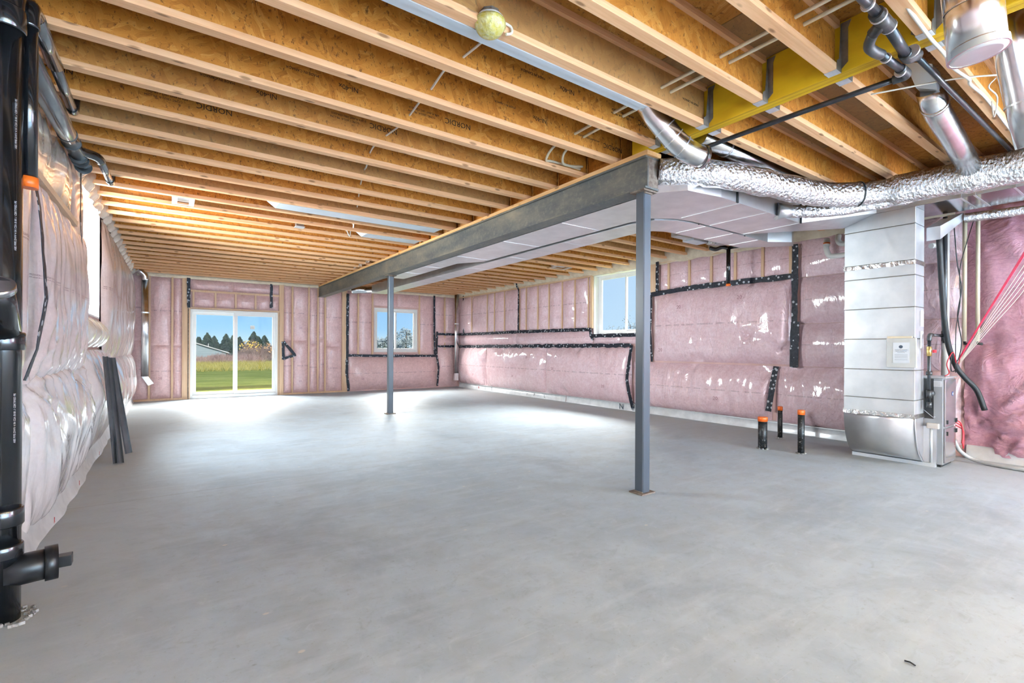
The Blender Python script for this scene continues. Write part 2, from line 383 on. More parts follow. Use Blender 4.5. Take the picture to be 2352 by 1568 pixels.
def tape_mat():
    s = NT('black_sheathing_tape')
    v = s.vor(s.tc.outputs['Object'], 15.0, rnd=0.85)
    n = s.noise(s.tc.outputs['Object'], 30, 3)
    k = s.math('ADD', v.outputs['Distance'], s.math('MULTIPLY', n.outputs['Fac'], 0.10))
    c = s.mix(s.ramp(k, [(0.30, 0.9), (0.34, 0.0)]), s.ramp(n.outputs['Fac'], [(0.4, (0.010, 0.012, 0.020)), (0.7, (0.028, 0.033, 0.048))]), (0.50, 0.52, 0.56))
    s.setp(Base_Color=c, Roughness=0.5, Specular_IOR_Level=0.3, Normal=s.bump(n.outputs['Fac'], 0.4, 0.01))
    return s.m
MAT['tape'] = tape_mat()

def glass_mat():
    s = NT('window_glass')
    s.n.remove(s.b)
    out = [k for k in s.n if k.type == 'OUTPUT_MATERIAL'][0]
    tr = s.n.new('ShaderNodeBsdfTransparent'); gl = s.n.new('ShaderNodeBsdfGlossy'); gl.inputs['Roughness'].default_value = 0.02
    nz = s.noise(s.tc.outputs['Object'], 2.0)
    s.link(s.ramp(nz.outputs['Fac'], [(0.0, (0.955, 0.975, 0.97)), (1.0, (0.975, 0.985, 0.98))]), tr.inputs[0])
    lw = s.n.new('ShaderNodeLayerWeight'); lw.inputs[0].default_value = 0.5
    fac = s.math('ADD', 0.006, s.math('MULTIPLY', s.math('POWER', lw.outputs['Facing'], 5.0), 0.30))
    mx = s.n.new('ShaderNodeMixShader'); s.link(fac, mx.inputs[0]); s.link(tr.outputs[0], mx.inputs[1]); s.link(gl.outputs[0], mx.inputs[2])
    s.link(mx.outputs[0], out.inputs[0])
    return s.m
MAT['glass'] = glass_mat()
def lawn():
    s = NT('lawn_grass')
    o = s.tc.outputs['Object']
    a = s.noise(s.mapping(scale=(0.35, 1.6, 1)), 1.2, 5, 0.7)
    b = s.noise(o, 11, 4, 0.8)
    c = s.ramp(a.outputs['Fac'], [(0.32, (0.13, 0.16, 0.04)), (0.5, (0.235, 0.275, 0.07)), (0.70, (0.34, 0.36, 0.12))])
    c = s.mix(s.ramp(b.outputs['Fac'], [(0.35, 0.6), (0.6, 0.0)]), c, (0.12, 0.18, 0.03))
    s.setp(Base_Color=c, Roughness=0.9, Specular_IOR_Level=0.1, Normal=s.bump(b.outputs['Fac'], 0.8, 0.05))
    return s.m
MAT['lawn'] = lawn()
MAT['dry'] = pm('dry_grass', (0.22, 0.20, 0.035), (0.40, 0.35, 0.09), 3, 0.9)
MAT['twig'] = pm('brown_twigs', (0.15, 0.105, 0.09), (0.28, 0.20, 0.17), 2, 0.9)
MAT['twig_red'] = pm('reddish_twigs', (0.20, 0.12, 0.105), (0.32, 0.22, 0.19), 2, 0.9)
MAT['conifer'] = pm('dark_conifer_needles', (0.035, 0.065, 0.05), (0.075, 0.115, 0.08), 1.5, 0.9)
MAT['hazed_foliage'] = pm('hazed_grey_green_foliage', (0.24, 0.30, 0.31), (0.36, 0.42, 0.43), 1.5, 0.9)  # foliage colour paled to stand in for haze
MAT['bark'] = pm('grey_bark', (0.10, 0.08, 0.06), (0.17, 0.14, 0.11), 5, 0.9)
MAT['yellowleaf'] = pm('yellow_leaves', (0.62, 0.40, 0.05), (0.80, 0.58, 0.10), 3, 0.8)
MAT['orangeleaf'] = pm('rust_leaves', (0.36, 0.19, 0.07), (0.46, 0.28, 0.12), 3, 0.8)
MAT['siding'] = pm('pale_blue_siding', (0.20, 0.25, 0.28), (0.24, 0.29, 0.32), 1, 0.7, stretch=(0.2, 1, 6))
MAT['roofing'] = pm('pale_roof_edge', (0.40, 0.40, 0.39), (0.48, 0.48, 0.46), 1, 0.6)
MAT['redwood'] = pm('dark_red_door', (0.20, 0.11, 0.10), (0.28, 0.16, 0.15), 2, 0.7)

# ------------------------------------------------------------------ mesh building
class B:
    def __init__(s): s.v = []; s.f = []; s.mi = []; s.sm = []; s.uv = None
    def add(s, vs, fs, mi=0, sm=False):
        k = len(s.v); s.v += [Vector(q) for q in vs]
        for q in fs: s.f.append([k + i for i in q]); s.mi.append(mi); s.sm.append(sm)
        return s
    def box(s, x0, x1, y0, y1, z0, z1, mi=0):
        vs = [(x0, y0, z0), (x1, y0, z0), (x1, y1, z0), (x0, y1, z0), (x0, y0, z1), (x1, y0, z1), (x1, y1, z1), (x0, y1, z1)]
        return s.add(vs, [(0, 3, 2, 1), (4, 5, 6, 7), (0, 1, 5, 4), (1, 2, 6, 5), (2, 3, 7, 6), (3, 0, 4, 7)], mi)
    def hull(s, a, b, mi=0):
        # two quads (lists of 4 points in the same order) joined into a solid
        vs = list(a) + list(b)
        return s.add(vs, [(3, 2, 1, 0), (4, 5, 6, 7), (0, 1, 5, 4), (1, 2, 6, 5), (2, 3, 7, 6), (3, 0, 4, 7)], mi)
    def prism(s, poly, axis, lo, hi, mi=0, sm=False):
        def P(q, t):
            if axis == 'z': return (q[0], q[1], t)
            if axis == 'y': return (q[0], t, q[1])
            return (t, q[0], q[1])
        n = len(poly)
        vs = [P(q, lo) for q in poly] + [P(q, hi) for q in poly]
        fs = [list(range(n))[::-1], list(range(n, 2 * n))]
        s.add(vs, fs, mi)
        k = len(s.v) - 2 * n
        for i in range(n):
            j = (i + 1) % n
            s.f.append([k + i, k + j, k + n + j, k + n + i]); s.mi.append(mi); s.sm.append(sm)
        return s
    def tube(s, pts, r, n=12, cap=True, mi=0, wob=None):
        pts = [Vector(p) for p in pts]
        m = len(pts)
        rs = r if hasattr(r, '__len__') else [r] * m
        t0 = (pts[1] - pts[0]).normalized()
        nrm = t0.orthogonal().normalized()
        rings = []
        for i in range(m):
            if i == 0: t = t0
            elif i == m - 1: t = (pts[-1] - pts[-2]).normalized()
            else:
                t = (pts[i + 1] - pts[i - 1])
                t = t.normalized() if t.length > 1e-9 else (pts[i] - pts[i - 1]).normalized()
            nrm = nrm - t * nrm.dot(t)
            nrm = nrm.normalized() if nrm.length > 1e-6 else t.orthogonal().normalized()
            bn = t.cross(nrm)
            ring = []
            for j in range(n):
                a = 2 * pi * j / n
                q = rs[i] * (1 + (wob(i, j) if wob else 0))
                ring.append(pts[i] + nrm * (cos(a) * q) + bn * (sin(a) * q))
            rings.append(ring)
        k = len(s.v)
        for ring in rings: s.v += ring
        for i in range(m - 1):
            for j in range(n):
                a = k + i * n + j; b = k + i * n + (j + 1) % n
                s.f.append([a, b, b + n, a + n]); s.mi.append(mi); s.sm.append(True)
        if cap:
            s.f.append([k + j for j in range(n)][::-1]); s.mi.append(mi); s.sm.append(False)
            s.f.append([k + (m - 1) * n + j for j in range(n)]); s.mi.append(mi); s.sm.append(False)
        return s
    def pipe(s, pts, ro, ri, n=20, mi=0):
        # open-ended pipe with a wall
        s.tube(pts, ro, n, False, mi)
        k = len(s.f)
        s.tube(pts, ri, n, False, mi)
        for i in range(k, len(s.f)): s.f[i].reverse()
        m = len(pts)
        v0 = len(s.v) - 2 * m * n
        for end in (0, m - 1):
            for j in range(n):
                a = v0 + end * n + j; b = v0 + end * n + (j + 1) % n
                s.f.append([a, b, b + m * n, a + m * n]); s.mi.append(mi); s.sm.append(False)
        return s
    def obox(s, c, size, mat3, mi=0):
        h = [q / 2 for q in size]
        vs = []
        for dz in (-1, 1):
            for dx, dy in ((-1, -1), (1, -1), (1, 1), (-1, 1)):
                vs.append(Vector(c) + mat3 @ Vector((dx * h[0], dy * h[1], dz * h[2])))
        return s.add(vs, [(0, 3, 2, 1), (4, 5, 6, 7), (0, 1, 5, 4), (1, 2, 6, 5), (2, 3, 7, 6), (3, 0, 4, 7)], mi)
    def mesh(s, name, mats):
        me = bpy.data.meshes.new(name)
        me.from_pydata([tuple(v) for v in s.v], [], s.f)
        for m in (mats if isinstance(mats, (list, tuple)) else [mats]): me.materials.append(m)
        me.polygons.foreach_set('material_index', s.mi)
        me.polygons.foreach_set('use_smooth', s.sm)
        if s.uv is not None:
            l = me.uv_layers.new(name='UVMap')
            for lp in me.loops: l.data[lp.index].uv = s.uv[lp.vertex_index]
        me.update()
        return me

def crom(pts, k=6):
    pts = [Vector(p) for p in pts]
    out = []
    P = [pts[0] * 2 - pts[1]] + pts + [pts[-1] * 2 - pts[-2]]
    for i in range(1, len(P) - 2):
        a, b, c, d = P[i - 1], P[i], P[i + 1], P[i + 2]
        for j in range(k):
            t = j / k
            out.append(0.5 * ((2 * b) + (c - a) * t + (2 * a - 5 * b + 4 * c - d) * t * t + (3 * b - a - 3 * c + d) * t ** 3))
    out.append(pts[-1])
    return out

def setp(o, label=None, cat=None, group=None, kind=None):
    if label: o['label'] = label
    if cat: o['category'] = cat
    if group: o['group'] = group
    if kind: o['kind'] = kind
    return o
def bevel(o, w=0.004, seg=2):
    md = o.modifiers.new('bevel', 'BEVEL'); md.width = w; md.segments = seg; md.limit_method = 'ANGLE'; md.angle_limit = 0.7
    return o
def thing(name, label, cat, loc, group=None):
    o = bpy.data.objects.new(name, None); C.objects.link(o); o.location = loc; o.empty_display_size = 0.1
    return setp(o, label, cat, group)
def part(name, b, mats, parent, label=None, kind=None, bev=0):
    me = b.mesh(name, mats) if isinstance(b, B) else b
    o = bpy.data.objects.new(name, me); C.objects.link(o)
    if parent is not None:
        o.parent = parent
        loc = Vector(); q = parent
        loc = world_loc(parent)
        o.matrix_parent_inverse = Matrix.Translation(-loc)
    if label: o['label'] = label
    if kind: o['kind'] = kind
    if bev: bevel(o, bev)
    return o
def world_loc(o):
    # things only ever sit at a plain translation
    if o.parent is None: return Vector(o.location)
    return Vector((0, 0, 0)) if o.type == 'MESH' else Vector(o.location)
def solo(name, b, mats, label, cat, group=None, bev=0, kind=None):
    lo = [min(v[i] for v in b.v) for i in range(3)]; hi = [max(v[i] for v in b.v) for i in range(3)]
    org = Vector(((lo[0] + hi[0]) / 2, (lo[1] + hi[1]) / 2, lo[2]))
    b.v = [v - org for v in b.v]
    o = bpy.data.objects.new(name, b.mesh(name, mats)); C.objects.link(o); o.location = org
    if bev: bevel(o, bev)
    return setp(o, label, cat, group, kind)
def structure(name, b, mats):
    o = bpy.data.objects.new(name, b.mesh(name, mats)); C.objects.link(o); o['kind'] = 'structure'
    return o
def copy_tree(o, parent=None):
    c = o.copy(); C.objects.link(c)
    if parent is not None: c.parent = parent
    for ch in list(o.children): copy_tree(ch, c)
    return c
_txt = {}
def text_mesh(s, size):
    k = (s, size)
    if k not in _txt:
        cu = bpy.data.curves.new('lettering', 'FONT'); cu.body = s; cu.size = size; cu.align_x = 'CENTER'; cu.align_y = 'CENTER'; cu.resolution_u = 2
        cu.extrude = 0.0006
        o = bpy.data.objects.new('lettering', cu); C.objects.link(o)
        dg = bpy.context.evaluated_depsgraph_get(); dg.update()
        me = bpy.data.meshes.new_from_object(o.evaluated_get(dg))
        bpy.data.objects.remove(o); bpy.data.curves.remove(cu)
        me.name = 'lettering'
        _txt[k] = me
    return _txt[k]
def lettering(s, size, pos, rx, uy, mat, parent, local=False, sx=1.0):
    """rx: reading direction, uy: up of the letters; pos in world (or parent-local) metres"""
    me = text_mesh(s, size).copy()
    rx = Vector(rx).normalized(); uy = Vector(uy).normalized(); nz = rx.cross(uy)
    m = Matrix(((rx.x * sx, uy.x, nz.x, pos[0]), (rx.y * sx, uy.y, nz.y, pos[1]), (rx.z * sx, uy.z, nz.z, pos[2]), (0, 0, 0, 1)))
    me.transform(m); me.materials.clear(); me.materials.append(mat)
    o = bpy.data.objects.new('printed_lettering', me); C.objects.link(o)
    o.parent = parent
    if not local: o.matrix_parent_inverse = Matrix.Translation(-world_loc(parent))
    return o

ORD = ['', 'first', 'second', 'third', 'fourth', 'fifth', 'sixth', 'seventh', 'eighth', 'ninth', 'tenth', 'eleventh', 'twelfth', 'thirteenth',
       'fourteenth', 'fifteenth', 'sixteenth', 'seventeenth', 'eighteenth', 'nineteenth', 'twentieth', 'twenty-first', 'twenty-second', 'twenty-third',
       'twenty-fourth', 'twenty-fifth', 'twenty-sixth', 'twenty-seventh', 'twenty-eighth', 'twenty-ninth', 'thirtieth', 'thirty-first', 'thirty-second']

# ------------------------------------------------------------------ room constants (metres)
YB, XR, XL = 13.5, 7.42, -0.72          # inner planes of the back, right and left walls
ZJ, ZT = 2.86, 3.162                    # underside of the joists, underside of the subfloor
YF = -6.5

# ------------------------------------------------------------------ floor and ceiling
b = B(); b.box(XL - 0.3, XR + 0.3, YF - 0.2, YB + 0.2, -0.2, 0.0)
structure('floor', b, MAT['concrete'])

b = B(); b.box(XL - 0.3, XR + 0.3, YF - 0.2, YB + 0.2, ZT + 0.02, ZT + 0.12)
ceil = structure('ceiling', b, MAT['osb_ply'])
px0 = XL - 0.25
row = 0
yy = YB + 0.15
while yy > YF:
    xx = px0 - (1.22 if row % 2 else 0)
    while xx < XR + 0.25:
        a0, a1 = max(xx, px0), min(xx + 2.436, XR + 0.28)
        if a1 - a0 > 0.05:
            q = B(); q.box(a0 + 0.002, a1 - 0.002, max(yy - 1.218, YF) + 0.002, yy - 0.002, ZT, ZT + 0.02)
            part('subfloor_panel', q, MAT['osb_ply'], ceil)
        xx += 2.44
    yy -= 1.22; row += 1

# ------------------------------------------------------------------ walls
def ring(b, plane, a0, a1, z0, z1, holes, t0, t1):
    """slab with rectangular holes: plane 'y' -> a is X, thickness in Y; plane 'x' -> a is Y, thickness in X"""
    holes = sorted(holes)
    cuts = [a0] + [q for h in holes for q in (h[0], h[1])] + [a1]
    def bx(p, q, r, s):
        if q - p < 1e-4 or s - r < 1e-4: return
        if plane == 'y': b.box(p, q, t0, t1, r, s)
        else: b.box(t0, t1, p, q, r, s)
    for i in range(0, len(cuts), 2): bx(cuts[i], cuts[i + 1], z0, z1)
    for h in holes:
        bx(h[0], h[1], z0, h[2]); bx(h[0], h[1], h[3], z1)
    return b
DOOR = (0.36, 2.21, 0.0, 2.09)
W2 = (4.72, 6.04, 1.09, 2.36)
W3 = (5.93, 7.46, 1.51, 2.79)
W4 = (6.20, 7.64, 1.55, 2.83)
wall_back = structure('wall_back', ring(B(), 'y', XL - 0.3, XR + 0.3, 0, ZT, [DOOR, W2], YB, YB + 0.16), MAT['sheath'])
wall_right = structure('wall_right', ring(B(), 'x', YF, YB, 0, ZT, [W3], XR, XR + 0.24), MAT['sheath'])
wall_left = structure('wall_left', ring(B(), 'x', YF, YB, 0, ZT, [W4], XL - 0.28, XL), MAT['sheath'])
b = B(); b.box(XL - 0.3, XR + 0.3, YF - 0.15, YF, 0, ZT)
structure('wall_front', b, MAT['wrap'])  # unseen rear wall, white so it throws the bounce fill forward

def wmap(w):
    if w == 'back': return lambda u, v, n: Vector((u, YB - n, v))
    if w == 'right': return lambda u, v, n: Vector((XR - n, u, v))
    return lambda u, v, n: Vector((XL + n, u, v))
WALL = {'back': wall_back, 'right': wall_right, 'left': wall_left}
FLIP = {'back': False, 'right': True, 'left': False}

def ridged(x, y, z=0.0):
    return max(0.0, 1 - 3.2 * abs(noise.noise(Vector((x, y, z)))))
def batt(w, u0, u1, v0, v1, depth, mat, base=0.0, Lu=0.10, Lv=0.10, res=0.045, wr=0.0, wf=9.0, wlen=0.25, pinch=(), lump=0.012, hwr=0.0, name='insulation_batt', droop=0.0):
    f = wmap(w); nu = max(4, int((u1 - u0) / res)); nv = max(4, int((v1 - v0) / res))
    nu = min(nu, 190); nv = min(nv, 70)
    sd = random.random() * 50
    b = B(); b.uv = []
    for j in range(nv + 1):
        for i in range(nu + 1):
            s, t = i / nu, j / nv
            # crowd samples at the edges so the pillow turns down cleanly
            u = u0 + (u1 - u0) * s; v = v0 + (v1 - v0) * t
            eu = min(u - u0, u1 - u); ev = min(v - v0, v1 - v)
            p = (1 - exp(-eu / Lu)) * (1 - exp(-ev / Lv))
            if eu < 1e-6 or ev < 1e-6: p = 0
            tt = t ** (1.0 if droop <= 0 else 1 / (1 + droop))
            n = base + depth * p * (1 + droop * (0.5 - t) * 0.9)
            n += lump * p * noise.noise(Vector((u * 2.3 + sd, v * 2.3, sd)))
            if wr:
                k = ridged(u * wf + sd + 0.35 * noise.noise(Vector((u, v * 3, sd))), v * 0.9) ** 2
                n += wr * k * exp(-ev / wlen) * min(1, ev / 0.03)
            if hwr:
                k = ridged(v * wf + sd + 0.5 * noise.noise(Vector((u * 2, v, sd))), u * 1.1) ** 2
                n += hwr * k * exp(-eu / wlen) * min(1, eu / 0.03)
            for (pu, pv, A, L) in pinch:
                du, dv = u - pu, v - pv; r = hypot(du, dv)
                if r < L * 4:
                    a = atan2(dv, du)
                    n += A * (ridged(cos(a) * 2.6 + sd, sin(a) * 2.6) ** 2) * exp(-r / L) * min(1, r / 0.06)
                    n -= depth * 0.55 * exp(-(r / (L * 0.35)) ** 2) * (1 if depth > 0.05 else 0.3)
            b.v.append(f(u, v, max(n, 0.004))); b.uv.append((u - u0 + sd, t))
    for j in range(nv):
        for i in range(nu):
            q = [j * (nu + 1) + i, j * (nu + 1) + i + 1, (j + 1) * (nu + 1) + i + 1, (j + 1) * (nu + 1) + i]
            if FLIP[w]: q.reverse()
            b.f.append(q); b.mi.append(0); b.sm.append(True)
    o = part(name, b, mat, WALL[w])
    if w == 'left' and depth > 0.05:
        md = o.modifiers.new('soften', 'SMOOTH'); md.factor = 0.5; md.iterations = 5
    return o
def stud(w, u0, u1, v0, v1, n1, mat=None, name='stud'):
    f = wmap(w); b = B()
    a, c = f(u0, v0, -0.02), f(u1, v1, n1)
    b.box(min(a.x, c.x), max(a.x, c.x), min(a.y, c.y), max(a.y, c.y), min(a.z, c.z), max(a.z, c.z))
    return part(name, b, mat or MAT['stud'], WALL[w])
def tape(w, pts, width=0.06, n=0.03, jit=0.006, label=None):
    """ribbon of tape; pts (u, v[, n])"""
    f = wmap(w)
    P = []
    for i in range(len(pts) - 1):
        a, c = pts[i], pts[i + 1]
        a = a if len(a) > 2 else (*a, n); c = c if len(c) > 2 else (*c, n)
        L = hypot(c[0] - a[0], c[1] - a[1]); k = max(1, int(L / 0.08))
        for j in range(k): P.append(tuple(a[q] + (c[q] - a[q]) * j / k for q in range(3)))
    P.append(c)
    b = B()
    for i, p in enumerate(P):
        q0 = P[max(0, i - 1)]; q1 = P[min(len(P) - 1, i + 1)]
        tx, ty = q1[0] - q0[0], q1[1] - q0[1]; L = hypot(tx, ty) or 1
        nx, ny = -ty / L, tx / L
        for sgn in (-1, 1):
            wd = width / 2 + random.uniform(-jit, jit)
            dn = random.uniform(0, 0.006)
            for lay in (0.0, 0.004):
                b.v.append(f(p[0] + nx * wd * sgn, p[1] + ny * wd * sgn, p[2] + dn + lay))
    for i in range(len(P) - 1):
        k = 4 * i
        for q in ((k, k + 2, k + 6, k + 4), (k + 1, k + 5, k + 7, k + 3), (k, k + 4, k + 5, k + 1), (k + 2, k + 3, k + 7, k + 6)):
            b.f.append(list(q)); b.mi.append(0); b.sm.append(False)
    return part('tape_strip', b, MAT['tape'], WALL[w], label)
def lumpy_bar(w, u0, u1, v0, v1, n0, n1, mat, name, step=0.07, amp=0.02, shape=None):
    f = wmap(w); b = B(); nu = max(2, int((u1 - u0) / step)); nv = 5; sd = random.random() * 40
    for i in range(nu + 1):
        u = u0 + (u1 - u0) * i / nu
        for j in range(nv + 1):
            a = j / nv
            v = v0 + (v1 - v0) * a
            n = n0 + (n1 - n0) * sin(pi * min(max(a, 0.0), 1.0)) ** 0.6 + amp * noise.noise(Vector((u * 6, v * 6, sd)))
            if shape: n *= shape(u)
            b.v.append(f(u, v + amp * 0.6 * noise.noise(Vector((u * 5, sd, v * 5))), n))
    for i in range(nu):
        for j in range(nv):
            k = i * (nv + 1) + j
            q = [k, k + nv + 1, k + nv + 2, k + 1]
            if FLIP[w]: q.reverse()
            b.f.append(q); b.mi.append(0); b.sm.append(True)
    return part(name, b, mat, WALL[w])

# ---- back wall: studs and batts behind film
ST = 0.038
PB = MAT['pink_back']
bays = [(-0.70, -0.43), (-0.37, 0.0), (0.04, 0.20)]
for u in (-0.40, 0.02): stud('back', u - 0.02, u + 0.02, 0.04, 2.80, 0.045)
stud('back', 0.205, 0.31, 0.04, 2.80, 0.05)
stud('back', 2.245, 2.35, 0.04, 2.80, 0.05)
for u in (2.56, 2.96, 3.19, 3.375): stud('back', u - 0.018, u + 0.018, 0.04, 2.80, 0.045)
stud('back', 3.82, 3.945, 0.04, 2.80, 0.045)
for u in (4.26, 4.665, 6.10, 6.95): stud('back', u - 0.02, u + 0.02, 1.02, 2.80, 0.04)
for u0, u1 in bays + [(2.36, 2.54), (2.58, 2.94), (2.98, 3.17), (3.21, 3.355), (3.395, 3.81)]:
    zs = [0.05, 1.42 + random.uniform(-0.2, 0.2), 2.78]
    for v0, v1 in zip(zs[:-1], zs[1:]): batt('back', u0, u1, v0, v1, 0.05, PB, Lu=0.05, Lv=0.03, lump=0.02)
stud('back', 0.32, 2.24, 2.50, 2.545, 0.045, name='header')
for u in (0.42, 0.86, 1.28, 1.71): stud('back', u - 0.02, u + 0.02, 2.15, 2.50, 0.04)
for u0, u1 in ((0.44, 0.84), (0.88, 1.26), (1.30, 1.69), (1.73, 2.05), (2.07, 2.22)): batt('back', u0, u1, 2.15, 2.50, 0.05, PB, Lu=0.05, Lv=0.05)
for u0, u1 in ((0.36, 1.22), (1.24, 2.24)): batt('back', u0, u1, 2.55, 2.79, 0.05, PB, Lu=0.06, Lv=0.05)
batt('back', 3.97, 4.24, 1.03, 2.78, 0.05, PB, Lu=0.05, Lv=0.05)
batt('back', 4.28, 4.645, 1.03, 2.78, 0.05, PB, Lu=0.05, Lv=0.05)
batt('back', 4.69, 5.40, 2.42, 2.78, 0.05, PB, Lu=0.06, Lv=0.06)
batt('back', 5.42, 6.08, 2.42, 2.78, 0.05, PB, Lu=0.06, Lv=0.06)
batt('back', 6.12, 6.56, 1.03, 2.78, 0.05, PB, Lu=0.05, Lv=0.05)
batt('back', 3.98, 6.66, 0.03, 0.95, 0.16, PB, Lu=0.12, Lv=0.16, lump=0.02, wr=0.006)
batt('back', 6.72, 7.40, 0.03, 1.25, 0.13, PB, Lu=0.12, Lv=0.16)
batt('back', 6.70, 7.40, 1.29, 1.62, 0.06, PB, Lu=0.10, Lv=0.08)
batt('back', 6.60, 6.93, 1.67, 2.78, 0.05, PB, Lu=0.06, Lv=0.05)
batt('back', 6.97, 7.40, 1.67, 2.78, 0.05, PB, Lu=0.06, Lv=0.05)
stud('back', -0.70, 7.40, 0.0, 0.045, 0.05, name='bottom_plate') if False else None
for u0, u1 in ((-0.70, 0.32), (2.25, 3.96)): stud('back', u0, u1, 0.0, 0.042, 0.05, name='bottom_plate')
lumpy_bar('back', -0.62, 7.40, 2.79, 2.90, 0.03, 0.085, MAT['foam'], 'foam_strip', amp=0.012)
for p in ([(0.325, 2.86), (0.33, 2.12)], [(2.06, 2.86), (2.06, 2.20)]): tape('back', p, 0.065, 0.06)
tape('back', [(2.335, 1.36), (2.34, 0.90)], 0.07, 0.06); tape('back', [(2.34, 0.92), (2.64, 1.03)], 0.07, 0.062); tape('back', [(2.34, 1.36), (2.62, 1.02)], 0.07, 0.064)
tape('back', [(3.96, 2.70), (3.955, 1.03), (3.945, 0.55, 0.045), (4.0, 0.02)], 0.07, 0.05)
tape('back', [(3.93, 1.0), (5.2, 0.985), (6.66, 0.975)], 0.07, 0.06)
tape('back', [(6.57, 2.83), (6.58, 1.5), (6.60, 0.97)], 0.06, 0.06)
tape('back', [(6.68, 1.72), (6.66, 1.0), (6.73, 0.62, 0.06), (6.69, 0.05)], 0.06, 0.05)
tape('back', [(6.68, 1.645), (7.38, 1.645)], 0.065, 0.05)
tape('back', [(6.68, 1.27), (7.38, 1.27)], 0.065, 0.055)
# dark strips along the gaps around the door buck
for u0, u1, v0, v1 in ((0.315, 0.335, 0.0, 2.14), (2.24, 2.25, 0.0, 2.13)): stud('back', u0, u1, v0, v1, 0.052, MAT['rust'], 'gap_strip')
stud('back', 0.315, 2.25, 2.105, 2.135, 0.052, MAT['stud'], 'door_buck')
stud('back', 0.335, 0.36, 0.0, 2.105, 0.052, MAT['stud'], 'door_buck')
stud('back', 2.215, 2.24, 0.0, 2.105, 0.052, MAT['stud'], 'door_buck')

# ---- right wall
PR = MAT['pink_right']
batt('right', 6.40, 9.05, 0.13, 1.26, 0.17, PR, Lu=0.10, Lv=0.17, wr=0.036, wf=5, wlen=0.26, pinch=((7.9, 1.2, 0.05, 0.22), (8.35, 0.25, 0.035, 0.25)), lump=0.03)
batt('right', 9.05, 11.75, 0.13, 1.26, 0.17, PR, Lu=0.12, Lv=0.17, wr=0.036, wf=5, wlen=0.26, pinch=((9.1, 1.15, 0.05, 0.3), (10.9, 1.15, 0.05, 0.25)), lump=0.03)
batt('right', 11.75, 13.42, 0.13, 1.26, 0.16, PR, Lu=0.12, Lv=0.17, wr=0.036, wf=5, pinch=((11.8, 0.8, 0.05, 0.2),), lump=0.03)
batt('right', 7.48, 10.3, 1.29, 1.62, 0.09, PR, Lu=0.1, Lv=0.09, wr=0.015, wf=6, wlen=0.1, pinch=((7.6, 1.55, 0.03, 0.15), (9.3, 1.33, 0.02, 0.15)))
batt('right', 10.3, 13.4, 1.29, 1.62, 0.09, PR, Lu=0.1, Lv=0.09, wr=0.015, wf=6, wlen=0.1)
batt('right', 5.98, 6.72, 1.32, 1.49, 0.06, PR, Lu=0.06, Lv=0.06, wr=0.008)
batt('right', 6.73, 7.46, 1.32, 1.49, 0.06, PR, Lu=0.06, Lv=0.06, wr=0.008)
us = [13.42, 12.59, 11.72, 11.34, 10.84, 10.15, 9.86, 9.38, 8.95, 8.47, 8.04, 7.61, 7.48]
for a, c in zip(us[:-1], us[1:]):
    batt('right', c + 0.012, a - 0.012, 1.66, 2.77, 0.075 if a - c > 0.2 else 0.04, PR, Lu=0.10, Lv=0.08, wr=0.022, wf=10, wlen=0.4, lump=0.025,
         pinch=((c + 0.1, 2.0, 0.022, 0.12), (a - 0.12, 2.35, 0.018, 0.1)) if a - c > 0.3 else ())
for u in us[1:-1]: stud('right', u - 0.015, u + 0.015, 1.66, 2.78, 0.03)
stud('right', 7.46, 7.53, 1.66, 2.80, 0.05)
stud('right', 7.46, 13.4, 2.765, 2.80, 0.06, name='top_plate')
stud('right', 5.80, 5.93, 2.26, 2.80, 0.05)
rs = [5.75, 5.54, 5.11, 4.69, 4.27, 3.83, 3.42]
for a, c in zip(rs[:-1], rs[1:]): batt('right', c + 0.02, a - 0.02, 2.31, 2.80, 0.05, PR, Lu=0.07, Lv=0.06, wr=0.014, wf=8, wlen=0.3, hwr=0.012)
for u in rs[1:]: stud('right', u - 0.02, u + 0.02, 2.30, 2.82, 0.03)
stud('right', 3.35, 5.80, 2.80, 2.84, 0.05, name='top_plate')
batt('right', 3.40, 5.86, 1.00, 2.26, 0.16, PR, Lu=0.09, Lv=0.14, wr=0.038, wf=5, wlen=0.3, lump=0.03, pinch=((4.9, 1.02, 0.045, 0.28), (3.5, 1.2, 0.05, 0.25), (4.0, 1.45, 0.03, 0.2)))
batt('right', 3.68, 6.34, 0.13, 0.97, 0.16, PR, Lu=0.09, Lv=0.14, wr=0.042, wf=6, wlen=0.32, lump=0.03, pinch=((5.0, 0.95, 0.04, 0.25), (3.75, 0.9, 0.04, 0.25)))
batt('right', 1.55, 3.62, 0.13, 0.97, 0.14, PR, Lu=0.09, Lv=0.14, wr=0.042, wf=6, wlen=0.36, pinch=((3.35, 0.95, 0.06, 0.35), (2.7, 0.9, 0.03, 0.3)))
batt('right', 1.55, 3.30, 0.98, 1.585, 0.12, PR, Lu=0.09, Lv=0.12, wr=0.02, wf=6, wlen=0.25)
batt('right', 1.55, 3.30, 1.595, 2.25, 0.12, PR, Lu=0.09, Lv=0.10, wr=0.02, wf=6, wlen=0.25, hwr=0.02)
batt('right', 1.55, 3.30, 2.26, 2.82, 0.08, PR, Lu=0.09, Lv=0.10, hwr=0.03, wlen=0.8, wf=7)
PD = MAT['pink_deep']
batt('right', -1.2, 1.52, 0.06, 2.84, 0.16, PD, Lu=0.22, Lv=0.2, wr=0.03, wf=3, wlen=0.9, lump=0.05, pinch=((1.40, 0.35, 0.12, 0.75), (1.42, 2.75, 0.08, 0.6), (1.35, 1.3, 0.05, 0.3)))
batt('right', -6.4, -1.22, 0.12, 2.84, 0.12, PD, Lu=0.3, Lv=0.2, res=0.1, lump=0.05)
lumpy_bar('right', 1.6, 13.4, 2.78, 3.15, 0.03, 0.13, MAT['foam'], 'foam_strip', step=0.09, amp=0.035)
b = B()
